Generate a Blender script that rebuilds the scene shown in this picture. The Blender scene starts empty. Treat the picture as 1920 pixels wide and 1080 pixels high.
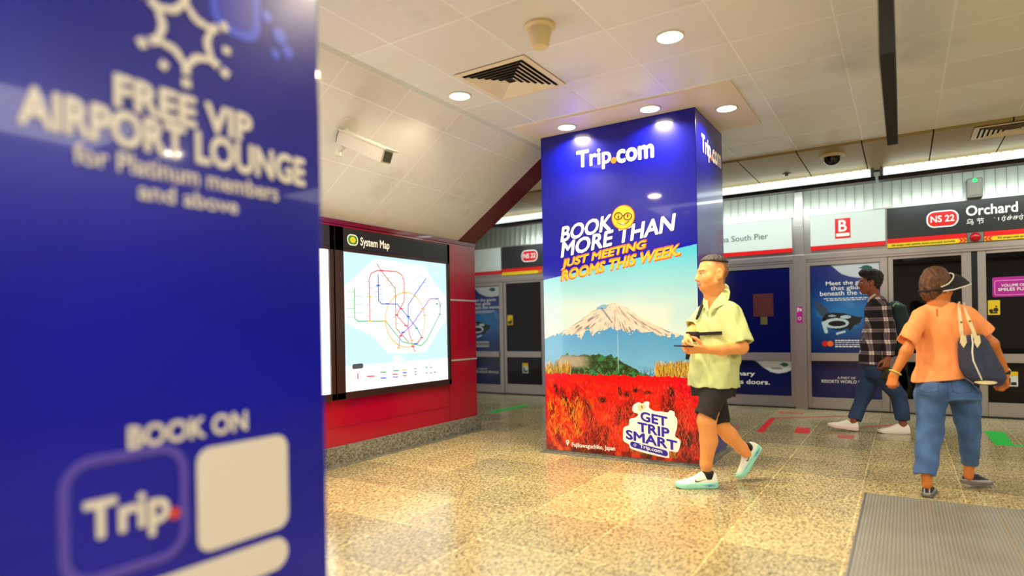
import bpy, bmesh, math, random
import numpy as np
from mathutils import Vector, Matrix
from math import sin, cos, pi, radians, sqrt, atan2

# ------------------------------------------------------------------ camera, world, lights
SC = bpy.context.scene
COL = SC.collection
CH = 1.18                       # camera height
FPX, YAW, ROLL, Y0 = 1165.5, radians(32.244), math.atan(0.0183), 614.5
RW = Vector((cos(YAW), sin(YAW), 0)); FW = Vector((-sin(YAW), cos(YAW), 0)); UP = Vector((0, 0, 1))
cam = bpy.data.cameras.new('camera'); camo = bpy.data.objects.new('camera', cam); COL.objects.link(camo)
r2 = RW*cos(ROLL) - UP*sin(ROLL); u2 = UP*cos(ROLL) + RW*sin(ROLL)
camo.matrix_world = Matrix(((r2.x, u2.x, -FW.x, 0), (r2.y, u2.y, -FW.y, 0), (r2.z, u2.z, -FW.z, CH), (0, 0, 0, 1)))
cam.sensor_width = 36; cam.lens = FPX/1920*36; cam.shift_y = (Y0-540)/1920
cam.clip_start = .05
cam.dof.use_dof = True; cam.dof.focus_distance = 5.5; cam.dof.aperture_fstop = 0.73
SC.camera = camo
SC.view_settings.view_transform = 'Standard'; SC.view_settings.look = 'None'
SC.view_settings.exposure = 0.2; SC.view_settings.gamma = 1.0; SC.view_settings.use_curve_mapping = False
w = bpy.data.worlds.new('world'); SC.world = w; w.use_nodes = True
w.node_tree.nodes['Background'].inputs[0].default_value = (.95, .93, .88, 1)
w.node_tree.nodes['Background'].inputs[1].default_value = 0.55

WARM = (1.0, .83, .56); NEUT = (1.0, .95, .86); COOL = (.86, 1.0, .95)
def area(name, loc, sx, sy, power, color, rot=(0, 0, 0), spread=pi):
    l = bpy.data.lights.new(name, 'AREA'); l.shape = 'RECTANGLE'; l.size = sx; l.size_y = sy
    l.energy = power; l.color = color; l.spread = spread
    o = bpy.data.objects.new(name, l); o.location = loc; o.rotation_euler = rot; COL.objects.link(o); return o
# unseen fill lights added to brighten the hall, with no fixtures
area('hall_fill', (1.0, -4.6, 1.6), 12, 2.6, 30, NEUT, (radians(90), 0, 0))  # broad upright fill added in front of the rear wall
area('hall_fill', (-.6, -1.0, 2.9), 2.0, .9, 110, NEUT)
area('hall_fill', (2.9, 1.7, 2.9), 1.2, 2.2, 95, NEUT)
area('hall_fill', (-2.9, .4, 2.9), 1.2, 2.2, 60, NEUT)
area('hall_fill', (3.2, 6.0, 2.9), 1.2, 1.8, 40, NEUT)

# ------------------------------------------------------------------ small helpers
def lin(c):
    c = c/255.0
    return c/12.92 if c <= .04045 else ((c+.055)/1.055)**2.4
def C(r, g, b): return (lin(r), lin(g), lin(b), 1)
def L3(r, g, b): return np.array([lin(r), lin(g), lin(b)], np.float32)
def at(px, py, dep):
    """world point seen at a pixel of the photo, at a distance in metres along the view axis"""
    a = px-960; b = py-Y0
    c, s = cos(ROLL), sin(ROLL)
    x = a*c - b*s; y = a*s + b*c
    return Vector((0, 0, CH)) + (FW + RW*(x/FPX) - UP*(y/FPX))*dep
def dirv(lat, dep, up=0.0): return (RW*lat + FW*dep + UP*up).normalized()

class NT:
    def __init__(s, name):
        s.m = bpy.data.materials.new(name); s.m.use_nodes = True; s.t = s.m.node_tree
        s.n = s.t.nodes; s.p = s.n['Principled BSDF']; s.out = s.n['Material Output']
    def new(s, ty, **kw):
        n = s.n.new(ty)
        for k, v in kw.items():
            if k in n.inputs and not hasattr(n, k): n.inputs[k].default_value = v
            else: setattr(n, k, v)
        return n
    def link(s, a, b): s.t.links.new(a, b)
    def set(s, **kw):
        names = dict(col='Base Color', rough='Roughness', metal='Metallic', coat='Coat Weight', crough='Coat Roughness', spec='Specular IOR Level', emc='Emission Color', ems='Emission Strength', sheen='Sheen Weight', sss='Subsurface Weight', ior='IOR', aniso='Anisotropic')
        for k, v in kw.items():
            s.p.inputs[names[k]].default_value = v
        return s
    def coord(s, scale=(1, 1, 1), loc=(0, 0, 0), rot=(0, 0, 0)):
        tc = s.new('ShaderNodeTexCoord'); mp = s.new('ShaderNodeMapping')
        mp.inputs['Scale'].default_value = scale; mp.inputs['Location'].default_value = loc; mp.inputs['Rotation'].default_value = rot
        s.link(tc.outputs['Object'], mp.inputs['Vector']); return mp.outputs['Vector']
    def noise(s, vec, scale, detail=3, rough=.6, dist=0):
        n = s.new('ShaderNodeTexNoise'); n.inputs['Scale'].default_value = scale; n.inputs['Detail'].default_value = detail
        n.inputs['Roughness'].default_value = rough; n.inputs['Distortion'].default_value = dist
        s.link(vec, n.inputs['Vector']); return n.outputs['Fac']
    def ramp(s, fac, stops, interp='LINEAR'):
        r = s.new('ShaderNodeValToRGB'); r.color_ramp.interpolation = interp
        e = r.color_ramp.elements
        while len(e) < len(stops): e.new(.5)
        for i, (p, c) in enumerate(stops):
            e[i].position = p; e[i].color = c
        s.link(fac, r.inputs['Fac']); return r.outputs['Color']
    def mix(s, fac, a, b, blend='MIX'):
        m = s.new('ShaderNodeMix', data_type='RGBA', blend_type=blend)
        for v, i in ((fac, 0), (a, 6), (b, 7)):
            if isinstance(v, (int, float)): m.inputs[i].default_value = v
            elif isinstance(v, tuple): m.inputs[i].default_value = v
            else: s.link(v, m.inputs[i])
        return m.outputs[2]
    def math(s, op, a, b=None):
        m = s.new('ShaderNodeMath', operation=op)
        for v, i in ((a, 0), (b, 1)):
            if v is None: continue
            if isinstance(v, (int, float)): m.inputs[i].default_value = v
            else: s.link(v, m.inputs[i])
        return m.outputs[0]
    def bump(s, h, strength=.3, dist=.01):
        b = s.new('ShaderNodeBump'); b.inputs['Strength'].default_value = strength; b.inputs['Distance'].default_value = dist
        s.link(h, b.inputs['Height']); s.link(b.outputs['Normal'], s.p.inputs['Normal']); return b
def flat(name, col, rough=.5, **kw): return NT(name).set(col=col, rough=rough, **kw).m

M = {}
M['white_paint'] = flat('white_paint', C(225, 222, 210), .4)
M['cream'] = flat('cream_plastic', C(232, 214, 165), .45)
M['black'] = flat('black', C(18, 16, 16), .4)
M['black_matte'] = flat('black_matte', C(14, 13, 14), .8)
M['charcoal'] = flat('charcoal', C(46, 46, 48), .45)
M['grey'] = flat('grey_metal', C(120, 118, 110), .4, metal=.3)
M['white_ink'] = flat('white_ink', C(250, 248, 242), .35)
M['poster_white'] = flat('poster_white', C(255, 255, 252), .3, emc=(1, 1, 1, 1), ems=0.0)
M['orange_ink'] = flat('orange_ink', C(255, 176, 30), .35)
M['orange_dot'] = flat('orange_dot', C(255, 120, 10), .35)
M['orange_edge'] = flat('orange_edge', C(236, 92, 20), .35)
M['blue_ink'] = flat('blue_ink', C(45, 35, 175), .35)
M['yellow_ink'] = flat('yellow_ink', C(250, 190, 30), .35)
M['brown_ink'] = flat('brown_ink', C(90, 40, 10), .5)
M['red_sign'] = flat('red_sign', C(235, 14, 16), .3)
M['yellow_sign'] = flat('yellow_sign', C(245, 205, 20), .35)
M['grey_ink'] = flat('grey_ink', C(70, 72, 76), .5)
M['sign_white'] = flat('sign_white', C(225, 232, 228), .25)
M['sign_black'] = flat('sign_black', C(38, 38, 40), .3)
M['magenta'] = flat('magenta', C(190, 20, 150), .3)
M['rubber'] = flat('rubber', C(12, 12, 12), .7)
M['green_tape'] = flat('green_tape', C(20, 205, 70), .4)
M['red_tape'] = flat('red_tape', C(232, 30, 40), .4)
M['red_tape_worn'] = flat('red_tape_worn', C(190, 100, 85), .5)
M['dim_red'] = flat('dim_red', C(82, 14, 20), .5)
M['navy'] = flat('navy_film', C(12, 16, 78), .12)
M['leaf'] = flat('leaf_green', C(20, 90, 85), .4)
M['pale_film'] = flat('pale_film', C(205, 212, 214), .25)
M['led'] = flat('green_led', C(10, 255, 80), .3, emc=(.02, 1, .12, 1), ems=2.2)
M['lamp_on'] = flat('lamp_on', (1, 1, 1, 1), .3, emc=(1, .86, .55, 1), ems=9)
M['tube_on'] = flat('tube_on', (.8, .8, .8, 1), .4, emc=(.88, 1, .96, 1), ems=.82)
M['lens'] = flat('lens_glass', C(60, 66, 74), .08)
M['dome'] = flat('dome_glass', C(16, 14, 16), .08)

def blue_vinyl():
    t = NT('blue_vinyl')
    v = t.coord()
    n = t.noise(v, 1.1, 2, .5)
    c = t.ramp(n, [(.35, C(2, 6, 136)), (.65, C(4, 9, 166))])
    t.link(c, t.p.inputs['Base Color'])
    t.set(rough=.3, coat=.32, crough=.05, spec=.35)
    t.bump(t.noise(t.coord((1, 1, .6)), 3.0, 2, .5), .12, .02)
    return t.m
M['blue_vinyl'] = blue_vinyl()
def tile_mat(name, w, h, c1, c2, joint, rough, jw=.007, off=(0, 0, 0), stain=True, dark=C(150, 140, 125)):
    t = NT(name)
    v = t.coord(loc=off)
    b = t.new('ShaderNodeTexBrick', offset=0.0, squash=1.0)
    t.link(v, b.inputs['Vector'])
    for k, x in (('Scale', 1.0), ('Mortar Size', jw), ('Mortar Smooth', .1), ('Bias', -.55), ('Brick Width', w), ('Row Height', h)): b.inputs[k].default_value = x
    b.inputs['Color1'].default_value = c1; b.inputs['Color2'].default_value = c2; b.inputs['Mortar'].default_value = joint
    col = b.outputs['Color']
    if stain:
        n = t.noise(t.coord((1, 1, 1)), 1.3, 4, .6)
        col = t.mix(t.ramp(n, [(.56, (0, 0, 0, 1)), (.8, (1, 1, 1, 1))]), col, t.mix(.45, col, dark))
    t.link(col, t.p.inputs['Base Color'])
    t.set(rough=rough)
    inv = t.math('SUBTRACT', 1.0, b.outputs['Fac'])
    t.bump(inv, .9, .006)
    return t.m
M['ceiling_tile'] = tile_mat('ceiling_tile', .597, .605, C(238, 238, 236), C(214, 210, 202), C(255, 255, 255), .33, jw=.007, off=(.917, -4.125, 0))
M['slope_tile'] = tile_mat('slope_tile', .614, .5925, C(238, 238, 234), C(228, 225, 218), C(255, 255, 255), .38, jw=.007, off=(-2.916, 0, 0))
def granite(name, tiles, dk, md, lt, rough):
    t = NT(name)
    v = t.coord((1.0, .55, 1.0), rot=(0, 0, .25))
    n = t.noise(v, 62, 5, .8, .6)
    c = t.ramp(n, [(.36, dk), (.47, md), (.56, lt), (.7, tuple(min(1, x*1.25) for x in lt))])
    vo = t.new('ShaderNodeTexVoronoi'); vo.inputs['Scale'].default_value = 110; t.link(t.coord(), vo.inputs['Vector'])
    sp = t.ramp(vo.outputs['Distance'], [(.0, (.45, .4, .36, 1)), (.35, (1, 1, 1, 1))])
    c = t.mix(.5, c, sp, 'MULTIPLY')
    big = t.noise(t.coord(), 1.6, 3, .6)
    c = t.mix(.45, c, t.ramp(big, [(.3, (.55, .52, .5, 1)), (.7, (1.1, 1.08, 1.02, 1))]), 'MULTIPLY')
    if tiles:
        b = t.new('ShaderNodeTexBrick', offset=0.0)
        t.link(t.coord(loc=(.86, -4.06, 0)), b.inputs['Vector'])
        for k, x in (('Scale', 1.0), ('Mortar Size', .0032), ('Mortar Smooth', .1), ('Bias', 0.0), ('Brick Width', .59), ('Row Height', .61)): b.inputs[k].default_value = x
        b.inputs['Color1'].default_value = (1.22, 1.18, 1.08, 1); b.inputs['Color2'].default_value = (.76, .77, .74, 1); b.inputs['Mortar'].default_value = (1.9, 1.8, 1.6, 1)
        c = t.mix(.85, c, b.outputs['Color'], 'MULTIPLY')
    t.link(c, t.p.inputs['Base Color'])
    t.set(rough=rough, spec=.95)
    if tiles:
        rr = t.ramp(t.noise(t.coord(), 45, 3, .6), [(.3, (rough*.75,)*3+(1,)), (.7, (rough*1.35,)*3+(1,))])
        t.link(rr, t.p.inputs['Roughness'])
    t.bump(n, .06, .003)
    return t.m
M['floor'] = granite('floor_granite', True, C(88, 80, 54), C(160, 146, 104), C(214, 200, 152), .2)
M['granite_dark'] = granite('dark_granite', False, C(38, 38, 34), C(100, 100, 90), C(150, 150, 136), .3)
def steel(name, col, rough, stretch=(1, 1, 40), aniso=.4):
    t = NT(name)
    n = t.noise(t.coord(stretch), 4, 2, .5)
    t.link(t.ramp(n, [(.3, (rough*.98,)*3+(1,)), (.7, (rough*1.02,)*3+(1,))]), t.p.inputs['Roughness'])
    t.set(col=col, metal=.9)
    return t.m
M['steel'] = steel('brushed_steel', C(178, 171, 167), .32, (3, 3, 3))
M['steel_panel'] = steel('steel_panel', C(172, 152, 100), .5, (1, 1, 1))
M['steel_panel'].node_tree.nodes['Principled BSDF'].inputs['Metallic'].default_value = .25
def rib_mat():
    t = NT('ribbed_steel'); tc = t.coord()
    sx = t.new('ShaderNodeSeparateXYZ'); t.link(tc, sx.inputs[0])
    f = t.math('FRACT', t.math('MULTIPLY', sx.outputs[0], 9.5))
    d = t.math('ABSOLUTE', t.math('SUBTRACT', f, .5))
    c = t.ramp(d, [(.0, C(205, 208, 196)), (.46, C(196, 199, 188)), (.49, C(96, 98, 92))])
    t.link(c, t.p.inputs['Base Color']); t.set(metal=.75, rough=.34)
    t.bump(t.math('POWER', d, 2.0), .35, .03)
    return t.m
M['ribbed'] = rib_mat()
def red_mat():
    t = NT('red_panel'); b = t.new('ShaderNodeTexBrick', offset=0.0)
    t.link(t.coord(rot=(0, radians(90), radians(0)), loc=(0, 0, 0)), b.inputs['Vector'])
    t.set(col=C(164, 2, 36), rough=.22, coat=.4, crough=.08)
    return t.m
M['red_panel'] = red_mat()
M['maroon'] = flat('maroon_panel', C(112, 14, 40), .25, coat=.3)
M['silver'] = flat('silver_strip', C(225, 222, 222), .25, metal=.5)
M['bronze'] = flat('bronze_frame', C(60, 42, 34), .3, metal=.4)
M['warm_trim'] = flat('warm_white_panel', C(236, 222, 196), .4)
def glass_mat(name, tint, dark):
    t = NT(name); t.n.remove(t.p)
    tr = t.new('ShaderNodeBsdfTransparent'); tr.inputs[0].default_value = tint
    gl = t.new('ShaderNodeBsdfGlossy'); gl.inputs['Roughness'].default_value = .03; gl.inputs[0].default_value = (.9, .9, .9, 1)
    fr = t.new('ShaderNodeFresnel'); fr.inputs[0].default_value = 1.38
    mx = t.new('ShaderNodeMixShader'); t.link(fr.outputs[0], mx.inputs[0]); t.link(tr.outputs[0], mx.inputs[1]); t.link(gl.outputs[0], mx.inputs[2])
    t.link(mx.outputs[0], t.out.inputs['Surface'])
    return t.m
M['glass'] = glass_mat('dark_glass', (.3, .28, .28, 1), .1)
def plate_mat():
    t = NT('stud_plate'); tc = t.coord()
    sx = t.new('ShaderNodeSeparateXYZ'); t.link(tc, sx.inputs[0])
    hs = []
    for i in (0, 1):
        f = t.math('FRACT', t.math('MULTIPLY', sx.outputs[i], 55.0))
        hs.append(t.math('LESS_THAN', t.math('ABSOLUTE', t.math('SUBTRACT', f, .5)), .30))
    s = t.math('MULTIPLY', hs[0], hs[1])
    c = t.mix(s, C(140, 139, 128), C(186, 184, 172))
    c = t.mix(t.ramp(t.noise(tc, 3, 4, .6), [(.35, (0, 0, 0, 1)), (.7, (1, 1, 1, 1))]), c, t.mix(.35, c, C(120, 105, 80)))
    t.link(c, t.p.inputs['Base Color']); t.set(metal=.45, rough=.36)
    t.bump(s, .35, .003)
    return t.m
M['plate'] = plate_mat()
def vcol_mat(name, rough=.5, emit=0.0, coat=0.0, sss=0.0, spec=.5, bumpsc=0, bumps=.2):
    t = NT(name); a = t.new('ShaderNodeAttribute', attribute_name='paint')
    t.link(a.outputs['Color'], t.p.inputs['Base Color']); t.set(rough=rough, coat=coat, crough=.05, spec=spec)
    if sss: t.set(sss=sss); t.p.inputs['Subsurface Radius'].default_value = (.02, .006, .003)
    if emit:
        t.link(a.outputs['Color'], t.p.inputs['Emission Color']); t.set(ems=emit)
    if bumpsc: t.bump(t.noise(t.coord(), bumpsc, 3, .6), bumps, .003)
    return t.m
M['lit_white'] = flat('backlit_white', (.03, .03, .03, 1), .12, emc=(1, .99, .95, 1), ems=3.2)
M['print'] = vcol_mat('printed_vinyl', .2, coat=.5)
M['print_glass'] = vcol_mat('printed_glass_film', .15)
M['lit_print'] = vcol_mat('backlit_print', .12, emit=1.35)
for l_ in list(M['lit_print'].node_tree.links):
    if l_.to_socket.name == 'Base Color': M['lit_print'].node_tree.links.remove(l_)
M['lit_print'].node_tree.nodes['Principled BSDF'].inputs['Base Color'].default_value = (.03, .03, .03, 1)
M['skin'] = vcol_mat('skin', .5, sss=.08)
M['cloth'] = vcol_mat('cloth', .85, bumpsc=260, bumps=.15)
M['shoe_paint'] = vcol_mat('shoe_paint', .6)
M['hair'] = None
def hair_mat(name, c, c2, scale=90):
    t = NT(name); n = t.noise(t.coord((1, 1, .35)), scale, 4, .7)
    t.link(t.ramp(n, [(.35, c), (.7, c2)]), t.p.inputs['Base Color']); t.set(rough=.55)
    t.bump(n, .8, .01); return t.m
M['hair_black'] = hair_mat('black_hair', C(14, 10, 10), C(46, 34, 30))
M['hair_brown'] = hair_mat('brown_hair', C(40, 22, 10), C(128, 78, 34))
M['hair_curly'] = hair_mat('curly_hair', C(10, 8, 9), C(38, 32, 32), 140)

def tag(o, label=None, cat=None, group=None, kind=None):
    if label: o['label'] = label
    if cat: o['category'] = cat
    if group: o['group'] = group
    if kind: o['kind'] = kind
    return o
def thing(name, loc, label, cat, group=None):
    o = bpy.data.objects.new(name, None); COL.objects.link(o); o.location = loc; o.empty_display_size = .1
    return tag(o, label, cat, group)
def link(name, me, mat, parent=None, smooth=False):
    o = bpy.data.objects.new(name, me); COL.objects.link(o)
    if mat is not None:
        me.materials.clear(); me.materials.append(mat)
    if smooth:
        for p in me.polygons: p.use_smooth = True
    if parent is not None:
        o.parent = parent
        off = Vector(parent.location); q = parent.parent
        while q is not None: off = off+Vector(q.location); q = q.parent
        o.location = -off
    return o
class MB:
    """collects shapes in world coordinates and links them as one mesh"""
    def __init__(s): s.v = []; s.f = []
    def add(s, vs, fs):
        n = len(s.v); s.v += [tuple(v) for v in vs]; s.f += [tuple(i+n for i in f) for f in fs]; return s
    def box(s, x0, x1, y0, y1, z0, z1, bev=0.0):
        if bev <= 0:
            return s.add([(x, y, z) for x in (x0, x1) for y in (y0, y1) for z in (z0, z1)],
                         [(0, 1, 3, 2), (4, 6, 7, 5), (0, 4, 5, 1), (2, 3, 7, 6), (0, 2, 6, 4), (1, 5, 7, 3)])
        bm = bmesh.new(); bmesh.ops.create_cube(bm, size=1)
        for v in bm.verts: v.co = Vector((x0+(v.co.x+.5)*(x1-x0), y0+(v.co.y+.5)*(y1-y0), z0+(v.co.z+.5)*(z1-z0)))
        bmesh.ops.bevel(bm, geom=bm.edges[:], offset=bev, segments=2, affect='EDGES', profile=.5)
        bm.verts.index_update(); s.add([v.co.copy() for v in bm.verts], [[v.index for v in f.verts] for f in bm.faces]); bm.free(); return s
    def obox(s, c, A, B, N, a, b, n, bev=0):
        k = len(s.v); s.box(-a, a, -b, b, -n, n, bev); A, B, N, c = Vector(A), Vector(B), Vector(N), Vector(c)
        for i in range(k, len(s.v)):
            x, y, z = s.v[i]; s.v[i] = tuple(c+A*x+B*y+N*z)
        return s
    def poly(s, pts, nrm, th):
        """prism: polygon pts (3d), extruded by th along nrm"""
        n = len(pts); nv = Vector(nrm)*th
        vs = [Vector(p) for p in pts]+[Vector(p)+nv for p in pts]
        return s.add(vs, [tuple(range(n))[::-1], tuple(range(n, 2*n))]+[(i, (i+1) % n, n+(i+1) % n, n+i) for i in range(n)])
    def tube(s, pts, r, seg=10, closed=False):
        pts = [Vector(p) for p in pts]; n = len(pts); rr = r if isinstance(r, (list, tuple)) else [r]*n
        base = len(s.v); prev = None
        for i, p in enumerate(pts):
            d = (pts[(i+1) % n if closed else min(i+1, n-1)]-pts[(i-1) % n if closed else max(i-1, 0)]).normalized()
            a = prev-d*prev.dot(d) if prev is not None else d.orthogonal()
            if a.length < 1e-4: a = d.orthogonal()
            a.normalize(); b = d.cross(a); prev = a
            for j in range(seg):
                t = 2*pi*j/seg; s.v.append(tuple(p+(a*cos(t)+b*sin(t))*rr[i]))
        m = n if closed else n-1
        for i in range(m):
            for j in range(seg):
                s.f.append((base+i*seg+j, base+i*seg+(j+1) % seg, base+((i+1) % n)*seg+(j+1) % seg, base+((i+1) % n)*seg+j))
        if not closed:
            s.f.append(tuple(base+j for j in range(seg))[::-1]); s.f.append(tuple(base+(n-1)*seg+j for j in range(seg)))
        return s
    def lathe(s, c, axis, prof, seg=32):
        """prof: (radius, height along axis)"""
        ax = Vector(axis).normalized(); a = ax.orthogonal().normalized(); b = ax.cross(a); c = Vector(c); base = len(s.v)
        for r, h in prof:
            for j in range(seg):
                t = 2*pi*j/seg; s.v.append(tuple(c+ax*h+(a*cos(t)+b*sin(t))*max(r, 1e-5)))
        for i in range(len(prof)-1):
            for j in range(seg): s.f.append((base+i*seg+j, base+i*seg+(j+1) % seg, base+(i+1)*seg+(j+1) % seg, base+(i+1)*seg+j))
        s.f.append(tuple(base+j for j in range(seg))[::-1]); s.f.append(tuple(base+(len(prof)-1)*seg+j for j in range(seg)))
        return s
    def build(s, name, mat, parent=None, smooth=False, bevel=0):
        me = bpy.data.meshes.new(name); me.from_pydata(s.v, [], s.f); me.update()
        bm = bmesh.new(); bm.from_mesh(me); bmesh.ops.recalc_face_normals(bm, faces=bm.faces)
        bm.to_mesh(me); bm.free()
        o = link(name, me, mat, parent, smooth)
        if smooth:
            try: me.set_sharp_from_angle(angle=radians(40))
            except Exception: pass
        return o

def lettering(name, text, o, R, U, N, mat, parent, bold=0.0, off=.0015, space=1.0, shear=0.0, res=3):
    """text whose bounding box is stretched over the parallelogram o, o+R, o+U"""
    cu = bpy.data.curves.new(name, 'FONT'); cu.body = text; cu.space_character = space; cu.shear = shear
    cu.resolution_u = res
    ob = bpy.data.objects.new(name, cu); COL.objects.link(ob)
    dg = bpy.context.evaluated_depsgraph_get(); dg.update()
    me = bpy.data.meshes.new_from_object(ob.evaluated_get(dg)); bpy.data.objects.remove(ob); bpy.data.curves.remove(cu)
    n = len(me.vertices); co = np.zeros(n*3); me.vertices.foreach_get('co', co); co = co.reshape(-1, 3)
    lo = co.min(0); hi = co.max(0)
    q = (co[:, :2]-lo[:2])/(hi-lo)[:2]
    o, R, U, N = (np.array(x, float) for x in (o, R, U, N))
    P = o+q[:, :1]*R+q[:, 1:2]*U+N*off
    # one mesh per word; heavier weights are the letters laid again with tiny shifts
    par = list(range(n))
    def find(i):
        while par[i] != i: par[i] = par[par[i]]; i = par[i]
        return i
    polys = [tuple(p.vertices) for p in me.polygons]; bpy.data.meshes.remove(me)
    for p in polys:
        r0 = find(p[0])
        for v in p[1:]: par[find(v)] = r0
    isl = {}
    for p in polys:
        r0 = find(p[0]); xs_ = co[list(p), 0]; e = isl.setdefault(r0, [1e9, -1e9, []]); e[0] = min(e[0], xs_.min()); e[1] = max(e[1], xs_.max()); e[2].append(p)
    words = []
    for e in sorted(isl.values(), key=lambda q_: q_[0]):
        if words and e[0]-words[-1][1] < .16*space or ' ' not in text and words: words[-1][1] = max(words[-1][1], e[1]); words[-1][2] += e[2]
        else: words.append([e[0], e[1], list(e[2])])
    first = None
    for w_ in words:
        ids = sorted({v for p in w_[2] for v in p}); mp_ = {v: i for i, v in enumerate(ids)}
        base_v = P[ids]; nv = len(ids); bv, bf = [], []
        sx_, sy_ = R/(hi-lo)[0], U/(hi-lo)[1]
        dirs = [(0, 0)] if bold <= .004 else [(0, 0)]+[(cos(k*pi/4)*bold*.8, sin(k*pi/4)*bold*.8) for k in range(8)]
        for k, (dx, dy) in enumerate(dirs):
            bv += [tuple(q_) for q_ in base_v+sx_*dx+sy_*dy+N*(k*4e-5)]; bf += [tuple(mp_[v]+k*nv for v in p) for p in w_[2]]
        m2 = bpy.data.meshes.new(name); m2.from_pydata(bv, [], bf); m2.update()
        ob = link(name, m2, mat, parent); first = first or ob
    return first
def XZ(name, text, x0, z0, x1, z1, y, mat, parent, rise=0.0, skew=0.0, **kw):
    """lettering on a wall facing -Y"""
    return lettering(name, text, (x0, y, z0), (x1-x0, 0, rise), (skew, 0, z1-z0), (0, -1, 0), mat, parent, **kw)
def YZ(name, text, y0, z0, y1, z1, x, mat, parent, rise=0.0, skew=0.0, **kw):
    """lettering on a wall facing +X"""
    return lettering(name, text, (x, y0, z0), (0, y1-y0, rise), (0, skew, z1-z0), (1, 0, 0), mat, parent, **kw)
def rrect(w, h, r, seg=8):
    pts = []
    for cx, cy, a0 in ((w-r, h-r, 0), (r, h-r, 90), (r, r, 180), (w-r, r, 270)):
        for i in range(seg+1):
            a = radians(a0+90*i/seg); pts.append((cx+r*cos(a), cy+r*sin(a)))
    return pts
def plate(name, pts2, o, R, U, N, mat, parent, th=.001, off=.0005):
    """thin printed film: 2d polygon in the plane o + R*x + U*y"""
    o, R, U, N = Vector(o), Vector(R), Vector(U), Vector(N)
    return MB().poly([o+R*x+U*y+N*off for x, y in pts2], N, th).build(name, mat, parent)

# ---- painted prints: numpy pictures laid on a fine mesh
def inpoly(X, Y, poly):
    r = np.zeros(X.shape, bool); n = len(poly)
    for i in range(n):
        x1, y1 = poly[i]; x2, y2 = poly[(i+1) % n]
        if y1 == y2: continue
        c = ((y1 > Y) != (y2 > Y)) & (X < (x2-x1)*(Y-y1)/(y2-y1)+x1); r ^= c
    return r
def segdist(X, Y, a, b):
    ax, ay = a; bx, by = b; dx, dy = bx-ax, by-ay; L = dx*dx+dy*dy+1e-12
    t = np.clip(((X-ax)*dx+(Y-ay)*dy)/L, 0, 1); return np.hypot(X-ax-t*dx, Y-ay-t*dy)
def vnoise(X, Y, sc, seed=0):
    """smooth value noise"""
    rs = np.random.RandomState(seed); T = rs.rand(256, 256).astype(np.float32)
    x = X*sc; y = Y*sc; xi = np.floor(x).astype(int); yi = np.floor(y).astype(int); fx = x-xi; fy = y-yi
    fx = fx*fx*(3-2*fx); fy = fy*fy*(3-2*fy)
    g = lambda i, j: T[i % 256, j % 256]
    return (g(xi, yi)*(1-fx)+g(xi+1, yi)*fx)*(1-fy)+(g(xi, yi+1)*(1-fx)+g(xi+1, yi+1)*fx)*fy
def blend(img, m, c):
    m = np.clip(np.asarray(m, np.float32), 0, 1)[..., None]; img[:] = img*(1-m)+np.asarray(c, np.float32)*m
def print_mesh(name, img, o, R, U, N, mat, parent, off=.001):
    """img[h, w, 3] linear colours, row 0 at the bottom"""
    h, w_ = img.shape[:2]; o, R, U, N = (np.array(x, float) for x in (o, R, U, N))
    gx, gy = np.meshgrid(np.linspace(0, 1, w_), np.linspace(0, 1, h))
    P = o+gx[..., None]*R+gy[..., None]*U+N*off
    idx = np.arange(h*w_).reshape(h, w_)
    F = np.stack([idx[:-1, :-1], idx[:-1, 1:], idx[1:, 1:], idx[1:, :-1]], -1).reshape(-1, 4)
    return np_mesh(name, P.reshape(-1, 3), F, mat, parent, img.reshape(-1, 3), False)
def np_mesh(name, V, F, mat, parent, colors=None, smooth=True):
    me = bpy.data.meshes.new(name); me.vertices.add(len(V)); me.vertices.foreach_set('co', np.asarray(V, np.float32).ravel())
    me.loops.add(len(F)*4); me.loops.foreach_set('vertex_index', np.asarray(F, np.int32).ravel())
    me.polygons.add(len(F)); me.polygons.foreach_set('loop_start', np.arange(0, len(F)*4, 4, dtype=np.int32))
    me.update(calc_edges=True); me.validate()
    me.polygons.foreach_set('use_smooth', np.full(len(me.polygons), smooth))
    if colors is not None:
        at_ = me.color_attributes.new('paint', 'FLOAT_COLOR', 'POINT')
        c4 = np.ones((len(V), 4), np.float32); c4[:, :3] = colors; at_.data.foreach_set('color', c4.ravel())
    return link(name, me, mat, parent)

# ================================================================== SETTING
CZ = 2.98; WX = -4.235; PY = 9.33
def struct(o): o['kind'] = 'structure'; return o
struct(MB().box(-9, 9, -5, 12.0, -.12, 0).build('floor', M['floor']))
struct(MB().add([(-3.06, -5, CZ), (9, -5, CZ), (9, 7.1, CZ), (-9, 7.1, CZ), (-9, 5.92, CZ), (-3.06, 5.92, CZ)] +
                [(-3.06, -5, CZ+.1), (9, -5, CZ+.1), (9, 7.1, CZ+.1), (-9, 7.1, CZ+.1), (-9, 5.92, CZ+.1), (-3.06, 5.92, CZ+.1)],
                [(0, 1, 2, 3, 4, 5), (6, 7, 8, 9, 10, 11), (0, 1, 7, 6), (1, 2, 8, 7), (2, 3, 9, 8), (3, 4, 10, 9), (4, 5, 11, 10), (5, 0, 6, 11)]).build('ceiling', M['ceiling_tile']))
# bright steel ceiling strip by the platform edge, joints every 0.59 m
mb = MB(); js = MB()
for i in range(-14, 15):
    x = -.33+i*.594
    mb.box(x+.006, x+.588, 7.105, 8.47, CZ-.025, CZ+.02)
struct(mb.build('ceiling.001', M['steel_panel']))
struct(MB().box(-9, 9, 7.1, 12, CZ+.15, CZ+.25).build('ceiling.002', M['black_matte']))
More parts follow.
